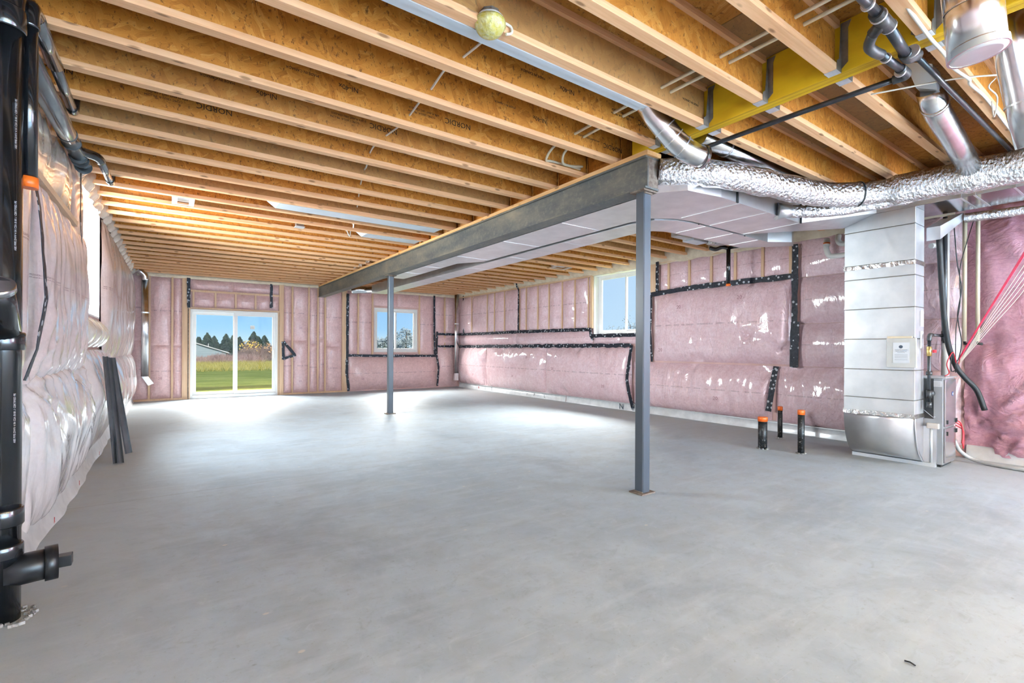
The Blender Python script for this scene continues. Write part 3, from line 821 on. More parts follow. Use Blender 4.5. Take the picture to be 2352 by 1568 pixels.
for i in range(0, 118):
    pass
def base_wrap(u0, u1):
    b = B(); n = int((u1 - u0) / 0.1); sd = random.random() * 9
    for i in range(n + 1):
        u = u0 + (u1 - u0) * i / n
        k = 0.012 * noise.noise(Vector((u * 3, sd, 0)))
        for v, nn in ((0.0, 0.055 + k), (0.05, 0.042 + k), (0.135, 0.03 + k * 0.5), (0.15, 0.005)):
            b.v.append(wmap('right')(u, v, nn))
    for i in range(n):
        for j in range(3):
            q = 4 * i + j
            b.f.append([q, q + 1, q + 5, q + 4]); b.mi.append(0); b.sm.append(True)
    return part('base_wrap', b, MAT['wrap'], wall_right)
for a, c in ((-1.5, 1.50), (1.60, 8.29), (8.31, 13.3)): base_wrap(a, c)
for a, c in ((1.6, 13.3),): stud('right', a, c, 0.13, 0.142, 0.062, MAT['galv_dull'], 'trim_bead')
for s_, u, sz in (('N', 6.62, 0.16), ('e', 6.33, 0.14), ('L', 9.05, 0.10), ('P', 9.45, 0.10), ('r', 9.75, 0.1), ('T', 11.4, 0.12), ('l', 11.75, 0.16), ('N', 12.1, 0.1)):
    lettering(s_, sz, (XR - 0.062, u, 0.065), (0, -1, 0), (0, 0, 1), MAT['ink_blue'] if s_ != 'N' or u < 7 else MAT['redvalve'], wall_right)
T = MAT['tape']
tape('right', [(13.05, 2.84), (13.03, 1.66)], 0.06, 0.05)
tape('right', [(10.15, 2.90, 0.12), (10.15, 2.80, 0.1), (10.15, 2.74, 0.045), (10.15, 1.66, 0.05)], 0.055, 0.04)
tape('right', [(13.4, 1.64), (10.15, 1.645), (7.50, 1.635)], 0.075, 0.045)
tape('right', [(7.52, 1.65), (7.485, 1.48)], 0.08, 0.055)
tape('right', [(7.50, 1.49), (6.0, 1.495)], 0.075, 0.05)
tape('right', [(7.50, 1.50), (7.44, 1.40)], 0.045, 0.055)
tape('right', [(13.4, 1.265), (10.0, 1.275), (6.38, 1.29)], 0.08, 0.05, jit=0.014)
tape('right', [(6.38, 1.29, 0.05), (6.37, 1.05, 0.10), (6.42, 0.62, 0.13), (6.37, 0.3, 0.1), (6.33, 0.06, 0.05)], 0.075)
tape('right', [(5.76, 2.86), (5.76, 2.26)], 0.065, 0.06)
tape('right', [(5.92, 2.24), (4.9, 2.29), (3.33, 2.285)], 0.085, 0.055)
tape('right', [(5.90, 2.24), (5.92, 1.6), (5.88, 0.98)], 0.05, 0.05)
tape('right', [(3.335, 2.74), (3.34, 0.96)], 0.085, 0.07)
tape('right', [(3.325, 1.62), (3.34, 0.97)], 0.12, 0.078)
tape('right', [(3.60, 0.97, 0.06), (3.62, 0.7, 0.12), (3.67, 0.30, 0.14)], 0.085)
for u, v, n_ in ((5.2, 1.95, 0.19), (4.1, 2.03, 0.19), (5.6, 1.2, 0.17), (4.5, 0.42, 0.19), (8.6, 0.75, 0.2), (9.6, 1.0, 0.2), (12.2, 0.45, 0.2), (2.3, 0.8, 0.16), (7.0, 0.45, 0.2), (10.2, 0.5, 0.2)):
    lettering('20', 0.085, (XR - n_ - 0.006, u, v), (0, -1, 0), (0, 0, 1), MAT['ink_pink'], wall_right)
for u, v in ((2.75, 1.72), (2.75, 0.34), (-0.2, 0.5), (4.35, 0.35)):
    lettering('20', 0.075, (u, YB - (0.075 if u < 4 else 0.19), v), (1, 0, 0), (0, 0, 1), MAT['ink_pink'], wall_back)

# ---- left wall: film-covered batts, bulging
PL, PLL = MAT['pink_left'], MAT['pink_left_low']
batt('left', -1.5, 3.4, 1.03, 2.80, 0.03, PL, Lu=0.3, Lv=0.16, lump=0.01)
batt('left', 3.4, 3.90, 0.985, 2.60, 0.09, PL, Lu=0.08, Lv=0.16, wr=0.03, wf=7, wlen=0.5, lump=0.02, res=0.03)
batt('left', 3.90, 6.10, 0.985, 2.26, 0.11, PL, Lu=0.10, Lv=0.16, wr=0.045, wf=6, wlen=0.55, lump=0.03, res=0.022, pinch=((3.95, 1.08, 0.07, 0.35), (5.6, 1.06, 0.05, 0.3)))
batt('left', 5.66, 6.17, 1.56, 2.84, 0.045, PL, Lu=0.05, Lv=0.1, wr=0.01, res=0.03)
batt('left', 3.92, 5.58, 2.30, 2.84, 0.06, MAT['film'], Lu=0.10, Lv=0.12, wr=0.02, lump=0.04, hwr=0.02)
stud('left', 3.92, 5.60, 2.255, 2.30, 0.055, MAT['stud'], 'strapping')
tape('left', [(5.62, 2.85), (5.62, 2.25), (5.66, 1.9, 0.09)], 0.05, 0.065)
batt('left', -1.5, 3.45, 0.10, 1.02, 0.03, PLL, Lu=0.3, Lv=0.18, lump=0.01)
batt('left', 3.42, 3.92, 0.09, 1.06, 0.11, PLL, Lu=0.12, Lv=0.18, wr=0.03, wf=5, wlen=0.3, lump=0.03, res=0.03, pinch=((3.75, 0.98, 0.06, 0.3),))
batt('left', 3.88, 6.24, 0.09, 1.06, 0.15, PLL, Lu=0.14, Lv=0.2, wr=0.055, wf=4.5, wlen=0.34, lump=0.05, res=0.02, pinch=((3.95, 1.0, 0.08, 0.35), (5.65, 0.99, 0.08, 0.35)))
batt('left', 6.18, 8.64, 0.10, 1.20, 0.17, PLL, Lu=0.14, Lv=0.24, wr=0.03, wf=4, wlen=0.3, lump=0.04, pinch=((6.25, 1.0, 0.06, 0.3),))
batt('left', 8.58, 13.42, 0.08, 1.07, 0.15, PLL, Lu=0.14, Lv=0.2, wr=0.03, wf=4, wlen=0.3, lump=0.05)
batt('left', 7.68, 13.42, 1.02, 2.83, 0.10, PL, Lu=0.08, Lv=0.25, wr=0.03, wf=7, wlen=0.8, lump=0.03)
for k in range(4):
    u0 = 6.2 + 0.42 * k
    batt('left', u0, u0 + 0.41, 1.20, 1.53, 0.16, MAT['film'], Lu=0.10, Lv=0.09, res=0.025, wr=0.02, wf=9, wlen=0.12, lump=0.02)
tape('left', [(3.92, 2.22, 0.06), (3.9, 1.95, 0.09), (3.9, 1.5, 0.115), (3.9, 1.2, 0.075), (3.88, 1.02, 0.03)], 0.06)
lumpy_bar('left', 5.8, 13.4, 2.78, 3.05, 0.02, 0.08, MAT['film'], 'film_tuck', step=0.05, amp=0.03, shape=lambda u: 0.75 + 0.45 * cos((u - 3.434) / 0.431 * 2 * pi))
b = B(); n = 120; sd = 3.3
for i in range(n + 1):
    u = -1.0 + 14.3 * i / n
    k = 0.035 * noise.noise(Vector((u * 2.6, sd, 0)))
    for v, nn in ((0.002, 0.075 + k), (0.035, 0.055 + k), (0.11, 0.04 + k * 0.6), (0.16, 0.02)):
        b.v.append(wmap('left')(u, v, nn))
for i in range(n):
    for j in range(3):
        q = 4 * i + j
        b.f.append([q, q + 4, q + 5, q + 1]); b.mi.append(0); b.sm.append(True)
part('base_wrap', b, MAT['wrap'], wall_left)
for u in (4.42, 5.5, 6.9): lettering('R', 0.06, (XL + 0.085, u, 0.05), (0, 1, 0), (0, 0, 1), MAT['redvalve'], wall_left)

# ------------------------------------------------------------------ windows and door
def frame(b, w, u0, u1, v0, v1, th, n0, n1):
    f = wmap(w)
    for a in ((u0, u1, v1 - th, v1), (u0, u1, v0, v0 + th), (u0, u0 + th, v0 + th, v1 - th), (u1 - th, u1, v0 + th, v1 - th)):
        p, q = f(a[0], a[2], n0), f(a[1], a[3], n1)
        b.box(min(p.x, q.x), max(p.x, q.x), min(p.y, q.y), max(p.y, q.y), min(p.z, q.z), max(p.z, q.z))
    return b
def slab(b, w, u0, u1, v0, v1, n0, n1):
    f = wmap(w); p, q = f(u0, v0, n0), f(u1, v1, n1)
    return b.box(min(p.x, q.x), max(p.x, q.x), min(p.y, q.y), max(p.y, q.y), min(p.z, q.z), max(p.z, q.z))
def window(name, w, u0, u1, v0, v1, depth, th=0.05, sash=0.045, first_fixed=True):
    b = frame(B(), w, u0, u1, v0, v1, 0.018, -depth, 0.01)          # jamb liner
    root = structure(name, b, MAT['white'])
    part('window_frame', frame(B(), w, u0 + 0.018, u1 - 0.018, v0 + 0.018, v1 - 0.018, th, -depth, -depth + 0.07), MAT['white'], root, bev=0.003)
    um = (u0 + u1) / 2
    for k, (a, c) in enumerate(((u0 + 0.018 + th, um + 0.02), (um - 0.02, u1 - 0.018 - th))):
        nn = -depth + (0.015 if (k == 0) == first_fixed else 0.04)
        sa = part('sash', frame(B(), w, a, c, v0 + 0.018 + th, v1 - 0.018 - th, sash, nn, nn + 0.024), MAT['white'], root, bev=0.002)
        part('pane', slab(B(), w, a + sash, c - sash, v0 + 0.018 + th + sash, v1 - 0.018 - th - sash, nn + 0.010, nn + 0.014), MAT['glass'], sa)
    return root
win1 = window('window_1', 'back', *W2, 0.10)
win2 = window('window_2', 'right', *W3, 0.20, 0.05, 0.035)
win3 = window('window_3', 'left', *W4, 0.26, 0.05, 0.045)
for u0, u1, v0, v1 in ((W3[0], W3[1], W3[3] - 0.002, W3[3] + 0.03),): stud('right', u0, u1, v0, v1, 0.03, MAT['rust'], 'gap_strip')  # dark strip along the gap above the window
# maker's sheet stuck on the right-hand pane of the side window
b = slab(B(), 'right', 6.20, 6.34, 2.42, 2.64, -0.155, -0.152)
lab = part('pane_label', b, MAT['paper'], win2, 'white maker label stuck on the glass')
lettering('L 22', 0.06, (XR + 0.151, 6.27, 2.58), (0, -1, 0), (0, 0, 1), MAT['ink_blue'], lab)
lettering('550 81', 0.04, (XR + 0.151, 6.27, 2.50), (0, -1, 0), (0, 0, 1), MAT['ink_blue'], lab)

door = structure('door_1', frame(B(), 'back', 0.36, 2.215, 0.0, 2.095, 0.045, -0.10, 0.03), MAT['white'])
bevel(door, 0.003)
part('sill', slab(B(), 'back', 0.40, 2.175, 0.0, 0.075, -0.10, 0.045), MAT['white'], door, bev=0.004)
for k, (a, c) in enumerate(((0.405, 1.31), (1.25, 2.17))):
    nn = -0.075 if k == 0 else -0.03
    fr = frame(B(), 'back', a, c, 0.075, 2.05, 0.075, nn, nn + 0.04)
    sa = part('sliding_panel' if k else 'fixed_panel', fr, MAT['white'], door, bev=0.003)
    part('pane', slab(B(), 'back', a + 0.075, c - 0.075, 0.15, 1.975, nn + 0.015, nn + 0.02), MAT['glass'], sa)
    if k:
        hb = B(); hb.tube(crom([(2.128, YB - 0.012, 0.93), (2.128, YB - 0.05, 0.96), (2.128, YB - 0.055, 1.04), (2.128, YB - 0.05, 1.11), (2.128, YB - 0.012, 1.14)], 4), 0.011, 8)
        part('door_handle', hb, MAT['white_pvc'], sa, 'white pull handle')
        lb = slab(B(), 'back', 1.60, 1.70, 1.66, 1.75, nn + 0.021, nn + 0.023)
        part('pane_label', lb, MAT['hanger'], sa, 'small grey label on the glass')

# ------------------------------------------------------------------ floor joists
FH, FW, WT = 0.038, 0.064, 0.011
def joist_tree(x0, x1, name, label, group, loc):
    root = thing(name, label, 'joist', loc, group)
    def P(nm, b, m):
        me = b.mesh(nm, m); o = bpy.data.objects.new(nm, me); C.objects.link(o); o.parent = root; return o
    P('web', B().box(x0, x1, -WT / 2, WT / 2, FH, ZT - ZJ - FH), MAT['osb'])
    P('bottom_flange', B().box(x0, x1, -FW / 2, FW / 2, 0, FH), MAT['flange'])
    P('top_flange', B().box(x0, x1, -FW / 2, FW / 2, ZT - ZJ - FH, ZT - ZJ), MAT['flange'])
    return root
def joist_y(k): return 3.434 + 0.431 * k - FW / 2
LJ, RJ = {}, {}
GL, GR = 'floor joists left of the steel beam', 'floor joists right of the steel beam'
protoL = protoH = protoR = protoS = None
for k in range(23, -17, -1):
    n = 24 - k
    if n > 32: lab = None
    if n <= 30: nth = ORD[n] + ' from the back wall' if n > 1 else 'nearest the back wall'
    labL = 'wooden I-joist over the left half of the room, %s' % (nth if n <= 30 else 'behind the viewer')
    labR = 'wooden I-joist right of the steel beam, %s' % (nth if n <= 30 else 'behind the viewer')
    if k < -7: continue
    y = joist_y(k)
    if k >= -1:
        if protoL is None: protoL = joist_tree(XL + 0.03, 3.265, 'floor_joist', labL, GL, (0, y, ZJ)); r = protoL
        else: r = copy_tree(protoL)
    else:
        if protoH is None: protoH = joist_tree(XL + 0.03, 3.215, 'floor_joist', labL, GL, (0, y, ZJ)); r = protoH
        else: r = copy_tree(protoH)
    r.location = (0, y, ZJ); r['label'] = labL; LJ[k] = r
    if k >= -1:
        if protoR is None: protoR = joist_tree(3.285, XR - 0.03, 'floor_joist', labR, GR, (0, y, ZJ)); r = protoR
        else: r = copy_tree(protoR)
    else:
        if protoS is None: protoS = joist_tree(3.345, XR - 0.03, 'floor_joist', labR, GR, (0, y, ZJ)); r = protoS
        else: r = copy_tree(protoS)
    r.location = (0, y, ZJ); r['label'] = labR; RJ[k] = r
# rear run of the same floor, behind the viewer
q = B()
# prints on the webs (upside down, as the joists were hung)
def jprint(k, s, size, x, z):
    lettering(s, size, (x, -WT / 2 - 0.0006, z - ZJ), (-1, 0, 0), (0, 0, -1), MAT['ink'], [c for c in LJ[k].children if c.name.startswith('web')][0], local=True)
FINE1, FINE2, FINE3 = 'APA PLANT 1052 CSA-0325', 'CCMC 13032-R  PR-L294', 'MADE IN CANADA'
for k, xs, off in ((2, 0.26, 0.0), (1, 1.41, 0.0), (0, 1.86, 0.0), (-2, 3.11, 0.0), (4, 1.05, 0.0), (5, 2.35, 0.0), (7, 0.4, 0), (9, 1.6, 0)):
    jprint(k, 'NORDIC', 0.060, xs, 3.005)
    jprint(k, FINE1, 0.021, xs - 0.29, 3.022); jprint(k, FINE2, 0.021, xs - 0.31, 2.995)
    jprint(k, 'NI-40x', 0.048, xs - 0.86, 3.02); jprint(k, FINE3, 0.024, xs - 1.16, 3.035)
jprint(-1, 'NORDIC', 0.060, 3.17, 2.985); jprint(-1, FINE1, 0.021, 2.88, 3.0); jprint(-1, 'NI-40x', 0.048, 2.35, 3.01); jprint(-1, FINE3, 0.022, 2.02, 3.03)
jprint(-3, FINE3, 0.022, 3.05, 3.0)
lettering('4F 06', 0.06, (1.93, 1.86, ZT - 0.002), (-1, 0, 0), (0, 1, 0), MAT['ink'], ceil)
lettering('10-2-09 CALCO', 0.03, (2.1, 1.90, ZT - 0.002), (-1, 0, 0), (0, 1, 0), MAT['ink'], ceil)

# blocking panels over the steel beam, one between each pair of joists
bl0 = None
for k in range(-1, 23):
    y0 = joist_y(k) + FW / 2 + 0.003; y1 = joist_y(k + 1) - FW / 2 - 0.003
    if bl0 is None:
        b = B(); b.box(-0.009, 0.009, -(y1 - y0) / 2, (y1 - y0) / 2, 0, ZT - ZJ - 0.003)
        me = b.mesh('blocking_panel', MAT['osb_block'])
        bl0 = bpy.data.objects.new('blocking_panel', me); C.objects.link(bl0)
        setp(bl0, 'OSB blocking panel on edge between two joist ends on the steel beam', 'blocking', 'blocking panels above the steel beam'); o = bl0
    else:
        o = bl0.copy(); C.objects.link(o)
    o.location = (3.275, (y0 + y1) / 2, ZJ + 0.001)
    o['label'] = 'OSB blocking panel on the steel beam between joist ends, %s from the camera end' % ORD[k + 2]

# ------------------------------------------------------------------ beams and posts
t = thing('steel_beam', 'long grey steel I-beam running to the back wall under the joists', 'beam', (3.275, 8.0, 2.552))
y0, y1 = 2.62, YB + 0.0
part('top_flange', B().box(3.19, 3.36, y0, y1, 2.805, 2.82), MAT['beam'], t)
part('bottom_flange', B().box(3.19, 3.36, y0, y1, 2.552, 2.568), MAT['beam'], t)
part('web', B().box(3.215, 3.229, y0, y1, 2.568, 2.805), MAT['beam'], t)
part('end_stiffener', B().box(3.229, 3.355, y0 + 0.004, y0 + 0.016, 2.568, 2.805), MAT['rust'], t)
solo('nailer_plate', B().box(3.185, 3.365, 2.60, YB, 2.8215, 2.8585), MAT['plate'], 'orange-tan wooden plate lying along the top of the steel beam', 'plate', bev=0.002)
t = thing('header_beam', 'yellow laminated veneer beam holding the hung joists at upper right', 'beam', (3.28, 0.8, ZJ))
for i in range(2):
    part('ply', B().box(3.235 + 0.0455 * i, 3.2795 + 0.0455 * i, -6.4, 2.80, ZJ + 0.001, ZT - 0.003), MAT['lvl'], t)
b = B()
for i in range(14):
    xx = 3.237 + i * 0.0064
    b.box(xx, xx + 0.0035, -6.4, 2.59, ZJ - 0.002, ZJ + 0.002)
part('veneer_edges', b, MAT['lvl_edge'], t, 'dark veneer lines on the underside')

def post(x, y, w, label):
    t = thing('steel_post', label, 'post', (x, y, 0), 'square posts under the steel beam')
    b = B(); h = w / 2; c = 0.008
    poly = [(x - h + c, y - h), (x + h - c, y - h), (x + h, y - h + c), (x + h, y + h - c), (x + h - c, y + h), (x - h + c, y + h), (x - h, y + h - c), (x - h, y - h + c)]
    b.prism(poly, 'z', 0.012, 2.538)
    part('shaft', b, MAT['post'], t)
    part('base_plate', B().box(x - 0.085, x + 0.085, y - 0.07, y + 0.07, 0.0, 0.012), MAT['rust'], t)
    part('cap_plate', B().box(x - 0.085, x + 0.085, y - 0.075, y + 0.075, 2.538, 2.5515), MAT['rust'], t)
    wb = B()
    wb.tube([(x - h, y - h - 0.004, 2.53), (x + h, y - h - 0.004, 2.53)], 0.008, 6); wb.tube([(x - h - 0.004, y - h, 0.016), (x - h - 0.004, y + h, 0.016)], 0.006, 6)
    part('weld_bead', wb, MAT['rust'], t)
    return t
post(3.275, 2.71, 0.092, 'blue-grey square steel post nearest the camera, under the beam end')
post(3.30, 8.56, 0.092, 'grey square steel post farther back, in front of the small back window')

# joist hangers at the yellow beam
def hanger(k, side):
    y = joist_y(k)
    nm = {-2: 'closest to the steel beam', -3: 'second from the steel beam', -4: 'third from the steel beam', -5: 'fourth from the steel beam', -6: 'fifth from the steel beam', -7: 'at the frame edge'}[k]
    t = thing('joist_hanger', 'steel joist hanger on the %s side of the yellow beam, %s' % (side, nm), 'hanger', (3.2, y, ZJ), 'joist hangers on the yellow beam')
    s = -1 if side == 'left' else 1
    xf = 3.233 if s < 0 else 3.327
    g = 0.0335
    xa, xb = (xf - 0.065, xf - 0.001) if s < 0 else (xf + 0.001, xf + 0.065)
    part('seat', B().box(xa, xb, y - g, y + g, ZJ - 0.003, ZJ - 0.0005), MAT['hanger_pale'], t, 'pale stamped seat plate')
    for q in (-1, 1):
        yy = y + q * (g + 0.001)
        b = B()
        # cheek tapering upward, then a flange against the beam
        zz = ((xa, ZJ - 0.003), (xb, ZJ - 0.003), (xb, ZJ + 0.285), (xb - 0.012, ZJ + 0.285), (xa + 0.03, ZJ + 0.07), (xa, ZJ + 0.05)) if s < 0 else ((xb, ZJ - 0.003), (xa, ZJ - 0.003), (xa, ZJ + 0.285), (xa + 0.012, ZJ + 0.285), (xb - 0.03, ZJ + 0.07), (xb, ZJ + 0.05))
        b.prism(zz, 'y', yy - 0.001, yy + 0.001)
        part('side_plate', b, MAT['hanger'], t)
        fx = xb if s < 0 else xa
        b = B(); b.prism([(yy, ZJ + 0.02), (yy + q * 0.034, ZJ + 0.05), (yy + q * 0.034, ZJ + 0.25), (yy + q * 0.05, ZJ + 0.29), (yy, ZJ + 0.29)], 'x', fx - 0.0015, fx + 0.0005)
        part('face_flange', b, MAT['hanger'], t)
    return t
for k in range(-2, -8, -1):
    hanger(k, 'left'); hanger(k, 'right')

# ------------------------------------------------------------------ ducts
t = thing('supply_duct', 'wide flat galvanised duct beside the steel beam that turns toward the furnace', 'duct', (4.0, 4.0, 2.555))
poly = [(3.385, 8.9), (3.70, 8.9), (3.70, 6.75), (3.95, 6.35), (3.96, 3.45), (4.02, 3.22), (4.20, 3.09), (4.45, 3.045), (5.42, 3.035), (5.42, 2.41), (3.95, 2.41), (3.55, 2.47), (3.385, 2.68)]
b = B(); b.prism(poly, 'z', 2.556, 2.76)
part('duct_body', b, MAT['galv'], t)
part('offset_transition', B().hull([(5.42, 2.41, 2.556), (5.42, 3.035, 2.556), (5.42, 3.035, 2.76), (5.42, 2.41, 2.76)], [(6.245, 2.0, 2.705), (6.245, 2.32, 2.60), (6.245, 2.32, 2.85), (6.245, 2.0, 2.85)]), MAT['galv'], t)
def seam_y(x0, x1, y, z): return B().box(x0, x1, y - 0.007, y + 0.007, z - 0.003, z + 0.001)
def seam_x(x, y0, y1, z): return B().box(x - 0.007, x + 0.007, y0, y1, z - 0.003, z + 0.001)
for y in (8.1, 7.3): part('duct_seam', seam_y(3.39, 3.70, y, 2.556), MAT['galv'], t)
for y in (6.2, 5.0, 3.9): part('duct_seam', seam_y(3.39, 3.955, y, 2.556), MAT['galv'], t)
for x in (4.25, 4.75, 5.42): part('duct_seam', seam_x(x, 2.42, 3.03, 2.556), MAT['galv'], t)
part('drive_cleat', B().box(5.41, 5.43, 2.398, 2.41, 2.55, 2.765), MAT['dark'], t); part('drive_cleat', B().box(4.19, 4.21, 2.398, 2.41, 2.55, 2.765), MAT['dark'], t)

t = thing('return_duct', 'narrower galvanised duct alongside the wide duct, running to the back', 'duct', (4.2, 6.0, 2.555))
poly = [(4.04, 11.55), (4.40, 11.55), (4.40, 3.75), (4.46, 3.56), (4.62, 3.48), (6.12, 3.46), (6.56, 3.0), (6.30, 2.9), (6.05, 3.07), (4.64, 3.075), (4.30, 3.12), (4.10, 3.25), (4.04, 3.5)]
b = B(); b.prism(poly, 'z', 2.556, 2.76)
part('duct_body', b, MAT['galv'], t)
for y in (10.6, 9.4, 8.2, 7.0, 5.8, 4.6): part('duct_seam', seam_y(4.045, 4.395, y, 2.556), MAT['galv'], t)
for x in (4.75, 5.3, 5.85): part('duct_seam', seam_x(x, 3.085, 3.455, 2.556), MAT['galv'], t)
for i, (x, y) in enumerate(((4.6, 3.07), (5.5, 3.065))): part('duct_screw', B().tube([(x, y, 2.555), (x, y - 0.012, 2.55)], 0.006, 6), MAT['dark'], t)
t2 = t
b = B(); b.tube(crom([(4.18, 11.75, 2.66), (4.0, 12.0, 2.66), (3.8, 12.05, 2.655), (3.66, 12.1, 2.63)], 5), [0.10, 0.10, 0.095, 0.095, 0.10, 0.095, 0.1, 0.095, 0.1, 0.09, 0.1, 0.09, 0.1, 0.09, 0.09, 0.09], 14)
part('flexible_bend', b, MAT['shiny'], t2)
part('end_cap', B().box(4.045, 4.395, 11.56, 11.74, 2.56, 2.755), MAT['galv'], t2)

# main run over the return drop
t = thing('overhead_duct', 'flat duct above the tall white sheet-metal drop, running right', 'duct', (6.55, 0, 2.70))
part('duct_body', B().box(6.25, 6.85, -3.0, 2.32, 2.70, 2.85), MAT['galv_mirror'], t)
part('side_panel', B().box(6.246, 6.2495, -3.0, 2.32, 2.702, 2.85), MAT['galv_dull'], t)
for y in (1.32, 1.22, 0.95, -0.2): part('duct_seam', B().box(6.238, 6.85, y - 0.008, y + 0.008, 2.697, 2.851), MAT['galv'], t)
part('takeoff_wedge', B().hull([(6.56, 1.54, 2.38), (6.56, 1.655, 2.38), (6.56, 1.655, 2.52), (6.56, 1.54, 2.52)], [(7.05, 1.46, 2.64), (7.05, 1.6, 2.64), (7.05, 1.6, 2.72), (7.05, 1.46, 2.72)]), MAT['galv_dull'], t)

# insulated foil flexible duct
def wobf(seed, a=0.06):
    return lambda i, j: a * noise.noise(Vector((i * 0.8, j * 1.3, seed))) 
pts = crom([(3.40, 2.66, 2.735), (3.72, 2.36, 2.70), (4.15, 2.22, 2.69), (4.6, 2.12, 2.68), (5.05, 2.0, 2.68), (5.42, 1.72, 2.70), (5.54, 1.30, 2.71), (5.56, 0.8, 2.70), (5.56, 0.0, 2.70), (5.56, -1.0, 2.70)], 10)
nn = len(pts)
t = thing('insulated_flex_duct', 'thick foil-wrapped flexible duct sagging below the joists', 'duct', (4.9, 2.0, 2.55))
rr = [0.112 + 0.012 * noise.noise(Vector((i * 0.21, 0, 5))) + (0.022 if i > 52 else 0.0) for i in range(nn)]
for i in (8, 47): rr[i] *= 0.86
b = B(); b.tube(pts, rr, 26, True, 0, wobf(4.0, 0.07))
part('foil_jacket', b, MAT['foil'], t)
b = B(); b.tube(crom([(4.02, 2.2, 2.69), (4.06, 2.21, 2.69)], 2), 0.122, 20); b2 = B(); b2.tube([pts[46], pts[46].lerp(pts[47], 0.3)], 0.118, 20)
part('band_clamp', b2, MAT['dark'], t)
t = thing('foil_branch_duct', 'short thin crinkled foil duct tucked under the big foil duct', 'duct', (5.3, 2.2, 2.52))
b = B(); p2 = crom([(5.02, 2.36, 2.60), (5.15, 2.20, 2.585), (5.32, 2.02, 2.59), (5.45, 1.80, 2.61), (5.55, 1.5, 2.63)], 7)
b.tube(p2, [0.06 + 0.01 * noise.noise(Vector((i * 0.9, 3, 1))) for i in range(len(p2))], 16, True, 0, wobf(9, 0.12))
part('foil_jacket', b, MAT['foil'], t)
b = B(); b.tube([(4.94, 2.42, 2.60), (5.04, 2.33, 2.60)], [0.085, 0.062], 14)
part('collar', b, MAT['galv'], t)
t = thing('foil_wall_duct', 'thin foil flexible duct along the top of the dark pink wall', 'duct', (7.0, 0, 2.6))
p3 = crom([(7.05, 1.45, 2.66), (7.05, 1.1, 2.645), (7.05, 0.6, 2.63), (7.05, -0.4, 2.63)], 8)
b = B(); b.tube(p3, [0.05 + 0.006 * noise.noise(Vector((i * 0.9, 3, 7))) for i in range(len(p3))], 14, True, 0, wobf(2, 0.12)); part('foil_jacket', b, MAT['foil'], t)

# ------------------------------------------------------------------ stack ducts in joist bays
def bay_duct(x0, x1, y0, y1, label, open_left=True):
    t = thing('joist_bay_duct', label, 'duct', ((x0 + x1) / 2, y0, ZJ + 0.002), 'flat ducts laid in the joist bays')
    part('duct_body', B().box(x0, x1, y0, y1, ZJ + 0.004, ZJ + 0.085), MAT['galv_light'], t)
    part('hanging_flange', B().box(x0, x1, y0 - 0.002, y0 + 0.03, ZJ - 0.004, ZJ + 0.004), MAT['galv_light'], t)
    if open_left:
        b = B(); b.hull([(x0, y0, ZJ + 0.004), (x0, y1, ZJ + 0.004), (x0, y1, ZJ + 0.085), (x0, y0, ZJ + 0.085)], [(x0 - 0.09, y0, ZJ + 0.07), (x0 - 0.09, y1, ZJ + 0.07), (x0 - 0.09, y1, ZJ + 0.085), (x0 - 0.09, y0, ZJ + 0.085)])
        part('end_boot', b, MAT['galv_light'], t)
    return t
yk = joist_y(-3)
bay_duct(-0.55, 2.62, yk + FW / 2 + 0.004, yk + FW / 2 + 0.088, 'long pale sheet-metal duct in the joist bay behind the yellow lamp cover', False)
yk = joist_y(6)
bay_duct(1.0, 3.06, yk + 0.036, yk + 0.30, 'longer of two pale ducts in the far joist bays, open at left')
yk = joist_y(8)
bay_duct(2.30, 3.14, yk + 0.036, yk + 0.30, 'shorter pale duct in a far joist bay near the steel beam')
# round elbows from the bay ducts over the beam
t = thing('round_duct_elbow', 'round galvanised elbow dropping from the joist bay past the yellow beam', 'duct', (3.05, 2.3, 2.62))
ep = crom([(2.86, 2.34, 3.03), (2.92, 2.32, 2.95), (2.99, 2.28, 2.86), (3.07, 2.24, 2.77), (3.16, 2.20, 2.705), (3.28, 2.17, 2.68)], 4)
b = B(); b.pipe(ep, 0.083, 0.079, 22); part('elbow_shell', b, MAT['shiny'], t)
for i in (8, 11, 14): part('crimp_ring', B().tube([ep[i], ep[i] + (ep[i + 1] - ep[i]).normalized() * 0.008], 0.0865, 22, False), MAT['galv'], t)
part('open_collar', B().pipe([ep[-1], ep[-1] + Vector((0.02, -0.005, -0.002))], 0.09, 0.079, 22), MAT['shiny'], t)
part('top_collar', B().pipe([(2.80, 2.35, 3.10), (2.86, 2.34, 3.03)], 0.072, 0.068, 20), MAT['foil_tape'], t)
t = thing('round_branch_duct', 'round metal duct running between right joists above the wide foil duct', 'duct', (3.9, 2.4, 2.88))
b = B(); b.tube([(3.45, 2.30, 2.93), (4.2, 2.31, 2.93), (5.3, 2.32, 2.93)], 0.075, 20); part('pipe_shell', b, MAT['shiny'], t)
part('pipe_joint', B().tube([(3.82, 2.305, 2.93), (3.84, 2.305, 2.93)], 0.079, 20), MAT['galv'], t)

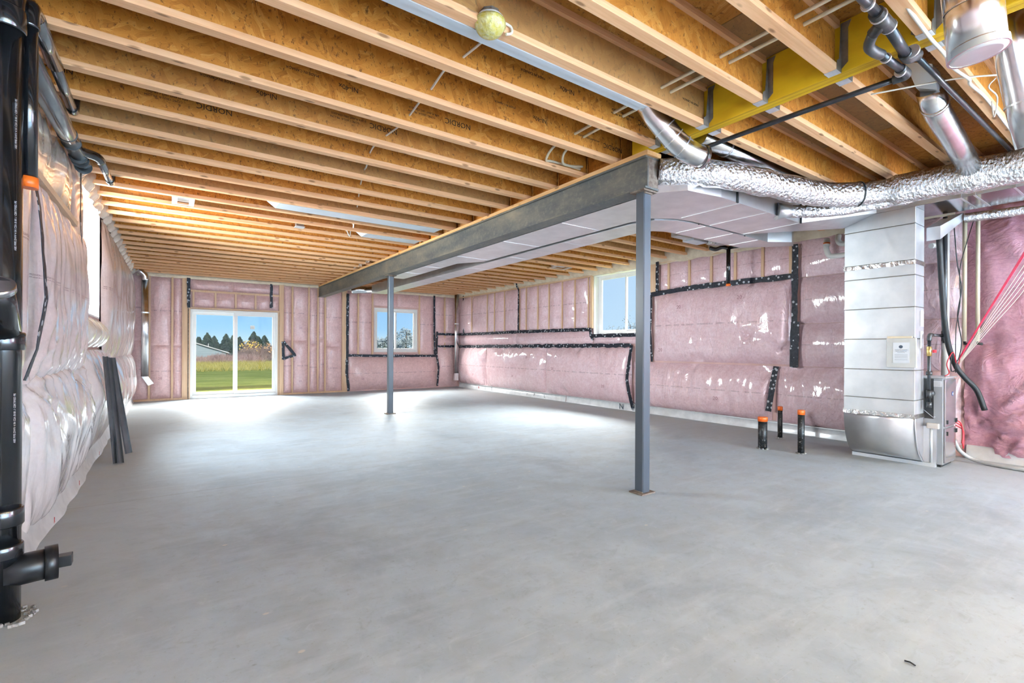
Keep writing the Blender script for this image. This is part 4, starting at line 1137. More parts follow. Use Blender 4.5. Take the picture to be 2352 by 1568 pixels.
t = thing('round_duct_drop', 'large round galvanised duct hanging from the joists with an open lower end', 'duct', (2.72, 0.53, 2.42))
dp = [(2.70, 0.56, 3.10), (2.70, 0.555, 2.90), (2.705, 0.545, 2.75), (2.71, 0.535, 2.62), (2.72, 0.525, 2.46)]
b = B(); b.pipe(dp, 0.094, 0.090, 26); part('duct_shell', b, MAT['shiny'], t)
for z, x, y in ((2.75, 2.705, 0.545), (2.63, 2.71, 0.536), (2.86, 2.70, 0.553)):
    part('lock_seam', B().tube([(x, y, z), (x, y, z + 0.006)], 0.097, 26, False), MAT['galv'], t)
part('end_collar', B().pipe([(2.72, 0.525, 2.475), (2.722, 0.522, 2.445)], 0.099, 0.09, 26), MAT['shiny'], t)
part('end_cap', B().tube([(2.7205, 0.524, 2.458), (2.7215, 0.523, 2.447), (2.722, 0.5225, 2.440)], [0.098, 0.094, 0.075], 26), MAT['galv'], t)
t = thing('round_duct_riser', 'round metal duct partly cut off by the upper right picture corner', 'duct', (3.72, 0.55, 2.5))
b = B(); b.tube([(3.62, 0.60, 3.10), (3.70, 0.565, 2.85), (3.78, 0.53, 2.55), (3.84, 0.50, 2.35)], 0.085, 22); part('duct_shell', b, MAT['shiny'], t)
part('lock_seam', B().tube([(3.775, 0.533, 2.57), (3.777, 0.532, 2.56)], 0.0885, 22, False), MAT['galv'], t)
t = thing('register_boot', 'pale metal boot with a round pipe slanting from the subfloor', 'duct', (4.1, 0.95, 2.4))
part('boot', B().hull([(3.90, 0.96, 3.02), (4.07, 0.96, 3.02), (4.07, 1.10, 3.10), (3.90, 1.10, 3.10)], [(4.03, 0.965, 2.90), (4.17, 0.965, 2.90), (4.17, 1.075, 2.96), (4.03, 1.075, 2.96)]), MAT['galv_light'], t)
b = B(); b.tube([(4.10, 1.02, 2.95), (4.16, 1.02, 2.90), (4.30, 1.03, 2.86), (4.9, 1.06, 2.80), (5.6, 1.1, 2.73)], 0.075, 20); part('pipe_shell', b, MAT['shiny'], t)
part('pipe_joint', B().tube([(4.20, 1.022, 2.885), (4.23, 1.025, 2.88)], 0.079, 20), MAT['foil_tape'], t)

# wall stack ducts at the far corners
def wall_stack(x, y, label, right=False):
    t = thing('wall_stack_duct', label, 'duct', (x, y, 0.3), 'oval stack ducts in the far corners')
    b = B(); hw, hd = 0.07, 0.035
    poly = []
    for i in range(16):
        a = 2 * pi * i / 16
        poly.append((x + hw * (abs(cos(a)) ** 0.6) * (1 if cos(a) >= 0 else -1), y + hd * (abs(sin(a)) ** 0.8) * (1 if sin(a) >= 0 else -1)))
    z0, z1 = (0.56, 2.72) if not right else (0.44, 2.86)
    b.prism(poly, 'z', z0, z1, 0, True); part('stack_pipe', b, MAT['shiny'], t)
    part('pipe_joint', B().prism([(x + (q[0] - x) * 1.05, y + (q[1] - y) * 1.08) for q in poly], 'z', 1.95, 1.98), MAT['galv'], t)
    if not right:
        b = B(); b.tube(crom([(x, y, 2.68), (x - 0.01, y - 0.01, 2.78), (x - 0.07, y - 0.02, 2.85), (x - 0.12, y - 0.02, 2.90)], 4), 0.068, 14); part('top_elbow', b, MAT['shiny'], t)
        b = B(); b.hull([(x - 0.06, y - 0.035, 0.56), (x + 0.06, y - 0.035, 0.56), (x + 0.06, y + 0.035, 0.56), (x - 0.06, y + 0.035, 0.56)], [(x + 0.06, y - 0.05, 0.36), (x + 0.16, y - 0.05, 0.40), (x + 0.16, y + 0.03, 0.40), (x + 0.06, y + 0.03, 0.36)]); part('bottom_boot', b, MAT['galv_dull'], t)
    else:
        b = B(); b.hull([(x - 0.06, y - 0.035, 0.44), (x + 0.06, y - 0.035, 0.44), (x + 0.06, y + 0.035, 0.44), (x - 0.06, y + 0.035, 0.44)], [(x - 0.10, y - 0.08, 0.22), (x + 0.03, y - 0.08, 0.22), (x + 0.03, y + 0.02, 0.22), (x - 0.10, y + 0.02, 0.22)]); part('bottom_boot', b, MAT['galv'], t)
    return t
wall_stack(-0.47, 13.33, 'tall silver stack duct in the far left corner beside the patio door')
wall_stack(7.22, 13.2, 'tall silver stack duct in the far right corner', True)

# small boots between joists
def vent(x0, x1, y0, y1, label, z=ZJ):
    t = thing('register_box', label, 'vent', ((x0 + x1) / 2, (y0 + y1) / 2, z), 'open register boxes between joists')
    th = 0.03
    part('frame', B().box(x0 - 0.02, x0 + th, y0, y1, z - 0.008, z).box(x1 - th, x1 + 0.02, y0, y1, z - 0.008, z).box(x0 + th, x1 - th, y0, y0 + 0.02, z - 0.006, z).box(x0 + th, x1 - th, y1 - 0.02, y1, z - 0.006, z), MAT['galv_dull'], t)
    part('throat', B().box(x0, x1, y0 + 0.01, y1 - 0.01, z + 0.03, z + 0.20), MAT['galv'], t)
    return t
vent(0.02, 0.19, 6.42, 6.76, 'small silver register box between joists at far left')
vent(6.30, 6.62, 7.30, 7.58, 'small silver register box between joists near the side window')
t = thing('junction_box', 'small dark electrical box between far joists', 'electrical box', (1.45, 7.4, 2.9))
yj = joist_y(9) - 0.1
part('box_body', B().box(1.40, 1.50, yj - 0.05, yj + 0.05, ZJ + 0.03, ZJ + 0.09), MAT['hanger'], t, bev=0.004)
part('box_lip', B().box(1.39, 1.51, yj - 0.06, yj + 0.06, ZJ + 0.02, ZJ + 0.03), MAT['galv_dull'], t)
t = thing('plastic_sheet_scrap', 'crumpled clear plastic bag on top of the steel beam far back', 'plastic', (3.15, 9.4, 2.86))
b = B()
for i in range(13):
    for j in range(4):
        u, v = i / 12, j / 3
        b.v.append(Vector((3.10 + 0.02 * noise.noise(Vector((i * .7, j, 1))) + 0.05 * v, 9.15 + 1.0 * u, 2.862 + 0.10 * v + 0.035 * noise.noise(Vector((i * .9, j * 1.1, 4))))))
for i in range(12):
    for j in range(3):
        b.f.append([i * 4 + j, i * 4 + 4 + j, i * 4 + 5 + j, i * 4 + 1 + j]); b.mi.append(0); b.sm.append(False)
o = part('crumpled_film', b, MAT['film'], t); md = o.modifiers.new('thick', 'SOLIDIFY'); md.thickness = 0.004

t = thing('ceiling_diffuser_box', 'white foil-taped register box below the right joists beside the small duct', 'vent', (6.0, 4.1, 2.70))
part('box_body', B().box(5.86, 6.20, 3.98, 4.16, 2.72, 2.80), MAT['galv_light'], t, bev=0.004)
part('flex_tail', B().tube(crom([(6.2, 4.0, 2.75), (6.35, 3.9, 2.74), (6.5, 3.75, 2.75), (6.6, 3.55, 2.76)], 4), 0.05, 12), MAT['foil'], t)
part('side_film', B().box(5.55, 5.84, 4.00, 4.12, 2.74, 2.82), MAT['film'], t)

# ------------------------------------------------------------------ furnace group
XD = 6.25
t = thing('return_drop', 'tall pale sheet-metal air drop with curved boot standing beside the furnace', 'duct', (6.4, 1.97, 0))
Ya, Yb = 1.665, 2.305
zs = [0.535, 0.70, 1.01, 1.34, 1.67, 2.0, 2.155, 2.53, 2.70]
for a, c in zip(zs[:-1], zs[1:]):
    part('panel', B().box(XD, 6.53, Ya, Yb, a + 0.004, c - 0.004 if c < 2.69 else c), MAT['galv_dull'], t, bev=0.003)
part('seam_backing', B().box(XD + 0.012, 6.525, Ya + 0.012, Yb - 0.012, 0.53, 2.69), MAT['hanger'], t)  # dark backing added so the panel gaps show as dark seams
for z in zs[1:-1]: part('cleat', B().box(XD - 0.005, XD + 0.012, Ya - 0.002, Yb + 0.002, z + 0.004, z + 0.012), MAT['galv_dull'], t)
for z in (2.13, 0.535):
    b = B(); n = 18
    for i in range(n + 1):
        y = Ya - 0.006 + (Yb - Ya + 0.012) * i / n
        for dz in (-0.022, 0.022):
            b.v.append(Vector((XD - 0.009 + random.uniform(-0.003, 0.002), y, z + dz + random.uniform(-0.006, 0.006))))
    for i in range(n):
        b.f.append([2 * i, 2 * i + 1, 2 * i + 3, 2 * i + 2]); b.mi.append(0); b.sm.append(False)
    b.box(XD - 0.008, 6.53, Ya - 0.008, Ya - 0.005, z - 0.022, z + 0.022)
    part('foil_tape', b, MAT['foil_tape'], t, 'shiny wrinkled foil tape')
# curved boot
prof = [(XD + 0.30 * (1 - cos(a)), 0.53 - 0.49 * sin(a)) for a in [pi / 2 * i / 14 for i in range(15)]]
poly = prof + [(6.53, 0.04), (6.53, 0.53)]
b = B(); b.prism(poly, 'y', Ya, Yb, 0, True)
part('curved_boot', b, MAT['galv'], t)
eb = B(); eb.tube([(q[0], Ya - 0.003, q[1]) for q in prof], 0.006, 6); part('boot_seam', eb, MAT['galv'], t)
part('base_rail', B().box(6.50, 6.56, 1.56, 2.31, 0.0, 0.038), MAT['galv_light'], t)
part('side_flange', B().box(6.53, 6.545, 1.56, Ya, 0.02, 0.42), MAT['galv_dull'], t)
for z0, z1 in ((1.47, 1.63), (1.24, 1.42)): part('sticker', B().box(6.40, 6.51, Ya - 0.0045, Ya - 0.003, z0, z1), MAT['wrap'], t, 'white sticker sheet on the side')
# smudges are left to the metal; two dents of glue
t = thing('document_frame', 'clear document holder with a white permit sheet on the sheet-metal drop', 'sign', (6.24, 1.77, 1.04))
part('backing_board', B().box(XD - 0.028, XD - 0.012, 1.645, 1.90, 1.04, 1.345), MAT['white_pvc'], t, bev=0.003)
part('cover', B().box(XD - 0.032, XD - 0.029, 1.65, 1.895, 1.045, 1.34), pm('frosted_cover', (0.60, 0.62, 0.60), (0.66, 0.68, 0.66), 5, 0.2, coat=0.8), t)
ps = part('paper_sheet', B().box(XD - 0.036, XD - 0.0325, 1.70, 1.84, 1.085, 1.30), MAT['paper'], t)
part('top_clip', B().box(XD - 0.035, XD - 0.015, 1.68, 1.89, 1.345, 1.365), MAT['cream'], t)
sb = B(); sb.tube([(XD - 0.0365, 1.772, 1.255), (XD - 0.0375, 1.772, 1.255)], 0.017, 16); part('round_seal', sb, MAT['ink_blue'], ps)
for z, s_, sz in ((1.222, 'HEATING AND AIR NOTICE', 0.0085), (1.208, 'PERMIT No. 1208 INSPECTION', 0.007), (1.195, 'keep this sheet posted', 0.007)): lettering(s_, sz, (XD - 0.0368, 1.77, z), (0, -1, 0), (0, 0, 1), MAT['ink_blue'], ps)
for z in (1.17, 1.155, 1.14, 1.12): part('ruled_line', B().box(XD - 0.0368, XD - 0.0362, 1.715, 1.825, z - 0.0012, z + 0.0012), MAT['ink_blue'], ps)

t = thing('furnace', 'grey upright furnace cabinet with two glossy doors beside the sheet-metal drop', 'furnace', (6.74, 1.85, 0))
part('cabinet', B().box(6.545, 6.945, 1.51, 2.22, 0.028, 0.93), MAT['cabinet'], t, bev=0.004)
ud = part('upper_door', B().box(6.56, 6.93, 1.492, 1.509, 0.425, 0.915), MAT['door_metal'], t, bev=0.004)
ld = part('lower_door', B().box(6.56, 6.93, 1.492, 1.509, 0.045, 0.405), MAT['door_metal'], t, bev=0.004)
for z, dd in ((0.47, ud), (0.35, ld)): part('door_latch', B().box(6.605, 6.625, 1.484, 1.492, z - 0.02, z + 0.02), MAT['dark'], dd)
for z in (0.47, 0.36): part('side_catch', B().box(6.90, 6.95, 1.482, 1.495, z - 0.022, z + 0.02), MAT['dark'], t)
part('top_cap', B().box(6.54, 6.95, 1.488, 2.22, 0.93, 0.942), MAT['galv_dull'], t)
part('feet_rail', B().box(6.56, 6.93, 1.53, 2.2, 0.0, 0.028), MAT['dark'], t)
lb = B(); lb.tube([(6.80, 1.4915, 0.76), (6.80, 1.4885, 0.76)], 0.022, 20); bd = part('round_badge', lb, pm('blue_badge', (0.03, 0.05, 0.22), (0.04, 0.07, 0.28), 9, 0.3), ud, 'small blue round badge')
ob = B(); ob.tube([(6.80, 1.4885, 0.76), (6.80, 1.4875, 0.76)], [0.012, 0.012], 16); part('badge_oval', ob, MAT['paper'], t)
rl = part('rating_label', B().box(6.541, 6.545, 1.52, 1.63, 0.84, 0.90), MAT['paper'], t, 'white rating sticker')
for k in range(4): part('label_line', B().box(6.5402, 6.541, 1.53, 1.62, 0.85 + 0.012 * k, 0.853 + 0.012 * k), MAT['hanger'], rl)
part('switch_box', B().box(6.505, 6.545, 1.535, 1.635, 0.40, 0.455), MAT['white_pvc'], t, bev=0.006)
part('conduit', B().tube([(6.53, 1.60, 0.40), (6.53, 1.60, 0.04)], 0.012, 8), MAT['galv_light'], t)
part('control_panel', B().box(6.538, 6.545, 1.585, 1.66, 0.50, 0.92), MAT['dark'], t)
part('hook_wire', B().tube([(6.52, 1.66, 0.59), (6.52, 1.585, 0.52), (6.52, 1.565, 0.525)], 0.003, 6), MAT['galv'], t)
solo('supply_plenum', B().box(6.56, 6.94, 1.80, 2.22, 0.944, 2.45).box(6.58, 6.92, 1.82, 2.2, 2.45, 2.69), MAT['galv'], 'galvanised plenum box rising from the furnace top behind the drop', 'duct', bev=0.003)

# gas piping at the furnace
t = thing('gas_drop_pipe', 'vertical black gas pipe with shutoff valve beside the furnace', 'pipe', (6.92, 1.58, 0.6))
part('riser', B().tube([(6.92, 1.585, 2.68), (6.92, 1.585, 1.30)], 0.021, 12), MAT['iron'], t)
part('tee', B().tube([(6.92, 1.585, 1.43), (6.92, 1.585, 1.32)], 0.03, 12).tube([(6.92, 1.585, 1.38), (6.86, 1.585, 1.38)], 0.027, 12), MAT['fitting'], t)
part('branch', B().tube([(6.90, 1.585, 1.38), (6.50, 1.60, 1.38)], 0.015, 10), MAT['iron'], t)
part('elbow', B().tube(crom([(6.54, 1.60, 1.38), (6.475, 1.602, 1.375), (6.47, 1.605, 1.32)], 4), 0.021, 10), MAT['fitting'], t)
part('down_leg', B().tube([(6.47, 1.605, 1.34), (6.47, 1.605, 0.66)], 0.015, 10), MAT['iron'], t)
sv = part('shutoff_valve', B().tube([(6.47, 1.605, 1.26), (6.47, 1.605, 1.16)], 0.023, 10), MAT['brass'], t, 'brass valve body')
part('valve_handle', B().box(6.455, 6.535, 1.56, 1.575, 1.195, 1.225), MAT['redvalve'], sv, 'red lever')
part('union', B().tube([(6.47, 1.605, 1.0), (6.47, 1.605, 0.96)], 0.027, 8), MAT['fitting'], t)
part('lower_tee', B().tube([(6.47, 1.605, 0.80), (6.47, 1.605, 0.72)], 0.026, 10).tube([(6.47, 1.605, 0.77), (6.52, 1.59, 0.77)], 0.03, 10), MAT['fitting'], t)
part('drip_cap', B().tube([(6.47, 1.605, 0.68), (6.47, 1.605, 0.62)], 0.024, 10), MAT['fitting'], t)
b = B(); b.tube(crom([(6.60, 1.56, 2.40), (6.66, 1.555, 2.0), (6.74, 1.55, 1.6), (6.86, 1.545, 1.30), (6.99, 1.51, 1.06), (7.05, 1.45, 0.93), (7.10, 1.36, 0.79), (7.12, 1.30, 0.58)], 6), 0.026, 12)
solo('insulated_line', b, MAT['rubber'], 'black foam-covered line hanging behind the furnace with a loose end', 'hose')
b = B(); b.tube([(7.14, 1.63, 2.62), (7.14, 1.63, 0.35)], 0.035, 14); b.tube([(7.14, 1.63, 2.40), (7.0, 1.66, 2.40), (6.9, 1.7, 2.38)], 0.03, 12)
solo('vent_pipe', b, MAT['white_pvc'], 'vertical white plastic vent pipe on the wall behind the furnace', 'pipe')
# thin dark wires
def wire(name, pts, r, mat, label, cat='wire', group=None, k=6):
    b = B(); b.tube(crom(pts, k), r, 6)
    return solo(name, b, mat, label, cat, group)
wire('black_wire', [(6.95, 1.52, 2.62), (6.98, 1.50, 2.2), (7.06, 1.48, 1.9), (7.02, 1.50, 1.6), (7.08, 1.48, 1.3), (7.0, 1.5, 1.1), (6.9, 1.52, 1.2), (6.93, 1.53, 1.0), (7.05, 1.5, 1.02)], 0.005, MAT['rubber'], 'tangled thin black wire beside the furnace gas pipe')
wire('thermostat_wire', [(7.25, 1.42, 2.66), (7.12, 1.45, 2.4), (7.0, 1.48, 2.1), (7.02, 1.48, 1.75), (6.96, 1.5, 1.45), (6.95, 1.5, 0.98)], 0.004, MAT['rubber'], 'second thin dark wire running down to the furnace top')
wire('low_voltage_wire', [(7.12, 1.5, 1.14), (7.0, 1.5, 1.05), (6.85, 1.5, 1.2), (6.72, 1.52, 1.08), (6.80, 1.52, 0.98), (6.74, 1.54, 0.945)], 0.005, MAT['redvalve'], 'loose red wire loop on the furnace top')
for i in range(3):
    d = 0.03 * i
    wire('red_cable', [(7.12, 0.72 + d * 0.3, 2.83), (7.12, 1.0 + d * 0.3, 2.22), (7.10, 1.24 + d * 0.2, 1.695), (7.08, 1.50, 1.12 + d * 0.3)], 0.004, MAT['red'],
         'red cable draping from the ceiling to the furnace, %s of three' % ('upper', 'middle', 'lower')[2 - i], 'cable', 'red cables across the pink wall')
for i in range(5):
    d = 0.065 * i
    wire('white_cable', [(7.11, 0.74 + 0.01 * i, 2.66 - d * 1.2), (7.11, 1.0, 2.12 - d), (7.1, 1.25, 1.61 - d * 0.55), (7.08, 1.50, 1.09 - 0.005 * i)], 0.003, MAT['cable'],
         'thin white cable on the dark pink wall, %s of the five below the red cables' % ('uppermost', 'second', 'middle', 'fourth', 'lowest')[i], 'cable', 'white cables across the pink wall')
for i in range(3):
    wire('red_hose', [(6.96, 1.50, 0.47 - 0.03 * i), (7.03 + 0.02 * i, 1.47, 0.42 - 0.03 * i), (7.05 + 0.02 * i, 1.46, 0.30), (7.02 + 0.025 * i, 1.46, 0.15 - 0.03 * i + 0.06)], 0.006, MAT['redvalve'], 'short red wire hanging at the furnace side, %s of three' % ('left', 'middle', 'right')[i], 'wire', 'short red wires at the furnace side')
b = B(); b.tube(crom([(6.99, 1.52, 0.24), (7.05, 1.48, 0.12), (7.10, 1.38, 0.04), (7.06, 1.2, 0.022), (7.02, 0.98, 0.022), (6.99, 0.6, 0.022), (7.0, 0.2, 0.022)], 6), 0.02, 10)
solo('drain_hose', b, pm('clear_grey_hose', (0.40, 0.40, 0.39), (0.48, 0.48, 0.47), 9, 0.35), 'translucent grey hose running from the furnace along the floor', 'hose')
def conduit(y, x, label):
    t = thing('plastic_conduit', label, 'conduit', (x, y, 1.3), 'cream conduits on the dark pink wall')
    part('tube', B().tube([(x, y, 2.66), (x, y, 1.32)], 0.019, 10), MAT['cream'], t)
    part('end_clip', B().tube([(x, y, 1.325), (x, y, 1.295), (x - 0.01, y - 0.04, 1.29)], 0.014, 8), MAT['dark'], t)
conduit(1.47, 7.15, 'cream plastic conduit on the pink wall, nearer the furnace')
conduit(1.365, 7.15, 'cream plastic conduit on the pink wall, farther from the furnace')
t = thing('exhaust_pipes', 'white plastic exhaust bend on the wall left of the sheet-metal drop', 'pipe', (7.2, 2.75, 2.4))
part('lower_bend', B().tube(crom([(7.24, 2.88, 2.72), (7.22, 2.88, 2.60), (7.2, 2.84, 2.49), (7.2, 2.76, 2.465), (7.2, 2.4, 2.465)], 5), 0.034, 14), MAT['white_pvc'], t)
part('upper_bend', B().tube(crom([(7.24, 2.74, 2.74), (7.2, 2.73, 2.66), (7.2, 2.66, 2.61), (7.2, 2.4, 2.61)], 5), 0.034, 14), MAT['white_pvc'], t)
part('coupling', B().tube([(7.235, 2.88, 2.69), (7.23, 2.88, 2.62)], 0.040, 14), MAT['white_pvc'], t)
part('label_band', B().tube([(7.233, 2.88, 2.665), (7.231, 2.88, 2.645)], 0.0415, 14), MAT['orange'], t, 'small red label')
t = thing('hung_drain_pipe', 'short black drain pipe with orange cap hanging before the right wall', 'pipe', (6.95, 4.1, 2.2))
part('pipe', B().tube([(6.95, 4.12, 2.78), (6.95, 4.12, 2.22)], 0.031, 14), MAT['abs'], t)
part('orange_cap', B().tube([(6.95, 4.12, 2.22), (6.95, 4.12, 2.185)], 0.034, 14), MAT['orange'], t, 'orange end cap')
part('trap_bend', B().tube(crom([(6.95, 4.12, 2.76), (6.92, 4.2, 2.79), (6.9, 4.3, 2.77), (6.86, 4.38, 2.80)], 4), 0.031, 12), MAT['abs'], t)
part('side_run', B().tube([(6.95, 4.12, 2.77), (7.1, 3.6, 2.80)], 0.028, 12), MAT['abs'], t)

# floor stand pipes
def stand(x, y, h, r, label):
    t = thing('standpipe', label, 'pipe', (x, y, 0), 'capped drain stubs in the floor')
    part('stub', B().tube([(x, y, 0), (x, y, h - 0.05)], r, 20), MAT['abs_dusty'], t)
    part('orange_cap', B().tube([(x, y, h - 0.055), (x, y, h - 0.004), (x, y, h)], [r * 1.09, r * 1.09, r * 0.98], 20), MAT['orange'], t, 'orange test cap')
    b = B()
    for i in range(9):
        a = i / 9 * 2 * pi + random.random() * 0.4; rr_ = r * 1.12
        b.obox((x + cos(a) * rr_, y + sin(a) * rr_, 0.006), (0.02 + random.random() * 0.015, 0.018, 0.012), Matrix.Rotation(a + random.random(), 3, 'Z'))
    part('mortar_collar', b, MAT['rubble'], t, kind='stuff')
stand(5.95, 3.07, 0.392, 0.051, 'thick short black floor stub with orange cap, leftmost of three')
stand(6.86, 3.30, 0.437, 0.030, 'thinnest black floor stub with orange cap, nearest the pink wall')
stand(6.05, 2.67, 0.512, 0.036, 'tallest black floor stub with orange cap, nearest the sheet-metal drop')

# ------------------------------------------------------------------ gas lines overhead
wire('gas_line', [(3.43, 0.98, 2.79), (3.40, 1.5, 2.79), (3.40, 2.19, 2.795), (3.40, 2.40, 2.80)], 0.017, MAT['iron'], 'long straight black pipe slung along the yellow beam', 'pipe', k=2)
t = thing('gas_manifold', 'black pipe assembly with grey elbows crossing under the yellow beam', 'pipe', (2.95, 0.9, 2.75))
part('inlet_pipe', B().tube([(2.30, 0.875, 2.815), (2.75, 0.87, 2.805)], 0.022, 12), MAT['iron'], t)
part('tee', B().tube([(2.70, 0.872, 2.806), (2.86, 0.87, 2.80)], 0.032, 14).tube([(2.80, 0.87, 2.80), (2.84, 0.93, 2.79)], 0.028, 12), MAT['fitting'], t)
part('outlet_pipe', B().tube([(2.84, 0.87, 2.80), (3.24, 0.90, 2.80)], 0.024, 12), MAT['iron'], t)
part('outlet_elbow', B().tube(crom([(3.18, 0.897, 2.80), (3.25, 0.90, 2.80), (3.285, 0.89, 2.815), (3.33, 0.885, 2.835)], 4), 0.030, 12), MAT['fitting'], t)
part('drop_elbow', B().tube(crom([(2.84, 0.925, 2.795), (2.90, 0.965, 2.77), (2.97, 0.965, 2.765), (3.05, 0.96, 2.775)], 4), 0.025, 12), MAT['fitting'], t)
part('lower_pipe', B().tube([(3.03, 0.96, 2.773), (3.34, 0.95, 2.785)], 0.02, 12), MAT['iron'], t)
part('corner_elbow', B().tube(crom([(3.30, 0.951, 2.783), (3.39, 0.95, 2.787), (3.425, 0.965, 2.788), (3.425, 1.02, 2.789)], 4), 0.025, 12), MAT['fitting'], t)
for x, r in ((2.60, 0.029), (2.73, 0.036), (2.86, 0.035), (3.2, 0.034), (3.10, 0.026), (3.32, 0.028)):
    yy = 0.872 if r > 0.028 else 0.957
    part('pipe_collar', B().tube([(x, yy, 2.805 if yy < 0.9 else 2.776), (x + 0.012, yy, 2.805 if yy < 0.9 else 2.776)], r, 14), MAT['galv'], t)
wire('gas_branch', [(3.34, 0.895, 2.845), (4.4, 0.885, 2.845), (5.7, 0.87, 2.845)], 0.015, MAT['iron'], 'straight black pipe running along a joist to the right', 'pipe', k=2)

# ------------------------------------------------------------------ PEX, cables, lamp
def pex(x, label, tail):
    b = B(); b.tube(crom([(x, -2.0, 3.0), (x, 0.5, 3.0), (x, 1.5, 2.997), (x, 2.4, 3.0), (x, 2.95, 2.995)] + tail, 6), 0.011, 8)
    return solo('water_tube', b, MAT['cream'], label, 'tube', 'pair of cream water tubes through the joists')
pex(2.72, 'cream water tube through the right-hand joists, left one of the pair', [(2.70, 3.2, 2.97), (2.72, 3.34, 2.90), (2.83, 3.38, 2.86 + 0.06), (3.18, 3.39, 2.93)])
pex(2.82, 'cream water tube through the right-hand joists, right one of the pair', [(2.83, 3.2, 2.96), (2.88, 3.30, 2.905), (3.0, 3.36, 2.915), (3.19, 3.37, 2.95)])
cp = [(1.33, 2.12, 2.89), (1.45, 2.28, 2.975), (1.42, 2.55, 2.96), (1.41, 2.72, 2.985), (1.42, 2.98, 2.955), (1.45, 3.2, 2.985), (1.45, 3.42, 2.955), (1.46, 3.64, 2.965), (1.43, 3.85, 2.955), (1.43, 4.09, 2.97), (1.45, 4.3, 2.955), (1.51, 4.55, 2.94), (1.55, 4.75, 2.96), (1.67, 5.25, 2.95), (1.85, 5.9, 2.955), (2.0, 6.5, 2.94), (2.02, 6.62, 2.85), (2.06, 6.75, 2.95), (2.10, 7.0, 2.93), (2.12, 7.12, 2.84), (2.05, 7.05, 2.92), (2.15, 7.4, 2.96)]
wire('lamp_cable', cp, 0.0075, MAT['cable'], 'white electrical cable threaded through the joists from the yellow lamp cover', 'cable', k=5)
cc = [(2.86, 0.805, 2.87), (3.05, 0.80, 2.85), (3.24, 0.80, 2.842), (3.45, 0.795, 2.838), (3.65, 0.80, 2.83), (3.88, 0.785, 2.84), (3.95, 0.79, 2.83), (4.3, 0.785, 2.85), (5.0, 0.79, 2.845), (5.66, 0.79, 2.85)]
wire('joist_cable', cc, 0.009, MAT['cable'], 'white cable clipped along the joist at upper right', 'cable', k=5)
wire('cross_cable', [(3.64, 1.20, 2.85), (3.8, 0.90, 2.85), (3.88, 0.78, 2.848), (4.05, 0.60, 2.85), (4.2, 0.3, 2.86)], 0.005, MAT['cable'], 'thin tan cable crossing below the joists at upper right', 'cable')
wire('loose_cable', [(4.05, 0.70, 2.86), (4.0, 0.72, 2.80), (4.1, 0.70, 2.76), (4.25, 0.74, 2.70), (4.3, 0.76, 2.82)], 0.004, MAT['cable'], 'loose loop of thin cable beside the upper right metal duct', 'cable')
t = thing('ceiling_lamp', 'bare lamp holder in a yellow plastic cover hanging from a joist', 'lamp', (1.325, 2.08, 2.80))
lx, ly = 1.325, 2.085
b = B(); poly = [(lx + 0.052 * cos(a), ly + 0.052 * sin(a)) for a in [pi / 8 + i * pi / 4 for i in range(8)]]
b.prism(poly, 'z', 2.895, 2.935); part('octagon_box', b, MAT['rust'], t)
b = B(); zz = [(2.90, 0.058), (2.893, 0.075), (2.88, 0.083), (2.865, 0.081), (2.85, 0.074), (2.83, 0.060), (2.818, 0.040), (2.812, 0.015)]
b.tube([(lx, ly, z) for z, r in zz], [r for z, r in zz], 24, True, 0, lambda i, j: 0.05 * noise.noise(Vector((i * 0.7, j * 1.1, 6))))
part('plastic_cover', b, MAT['yellow_film'], t, 'crinkled yellow plastic cover')
part('socket_base', B().tube([(lx, ly, 2.895), (lx, ly, 2.915)], [0.075, 0.06], 20), MAT['white_pvc'], t)
b = B(); b.tube(crom([(lx + 0.06, ly - 0.02, 2.90), (lx + 0.115, ly - 0.02, 2.895), (lx + 0.12, ly - 0.02, 2.865), (lx + 0.085, ly - 0.02, 2.845)], 4), 0.007, 8); part('cable_loop', b, MAT['cable'], t)

# ------------------------------------------------------------------ black drain pipes at left
sx_, sy_ = -0.605, 3.05
t = thing('drain_stack', 'large black vertical drain stack at the left picture edge', 'pipe', (sx_, sy_, 0))
part('stack_pipe', B().tube([(sx_, sy_, 0.0), (sx_, sy_, 2.66)], 0.057, 28), MAT['abs'], t)
for z0, z1, r in ((1.20, 1.28, 0.069), (0.42, 0.50, 0.067), (2.62, 2.72, 0.068), (0.28, 0.34, 0.066)):
    part('coupling', B().tube([(sx_, sy_, z0), (sx_, sy_, z0 + 0.006), (sx_, sy_, z1 - 0.006), (sx_, sy_, z1)], [r - 0.004, r, r, r - 0.004], 28), MAT['abs'], t)
part('side_inlet', B().tube([(sx_, sy_, 1.25), (sx_, sy_ - 0.10, 1.40), (sx_, sy_ - 0.17, 1.47)], [0.06, 0.06, 0.06], 20), MAT['abs'], t)
part('inlet_ring', B().tube([(sx_ , sy_ - 0.15, 1.45), (sx_, sy_ - 0.17, 1.475)], 0.068, 20), MAT['shiny'], t, 'shiny inlet hub')
part('top_bend', B().tube(crom([(sx_, sy_, 2.66), (sx_, sy_ + 0.01, 2.76), (sx_, sy_ + 0.10, 2.80), (sx_, sy_ + 0.25, 2.81)], 5), 0.062, 20), MAT['abs'], t)
cb_ = part('cleanout_branch', B().tube([(sx_, sy_, 0.21), (sx_ + 0.10, sy_ + 0.02, 0.21), (sx_ + 0.155, sy_ + 0.03, 0.21)], 0.068, 22), MAT['plug'], t)
part('cleanout_collar', B().tube([(sx_ + 0.13, sy_ + 0.026, 0.21), (sx_ + 0.175, sy_ + 0.034, 0.21)], 0.078, 22), MAT['plug'], t)
part('plug_nut', B().box(sx_ + 0.17, sx_ + 0.225, sy_ + 0.005, sy_ + 0.06, 0.185, 0.235), MAT['plug'], cb_, bev=0.003)
b = B()
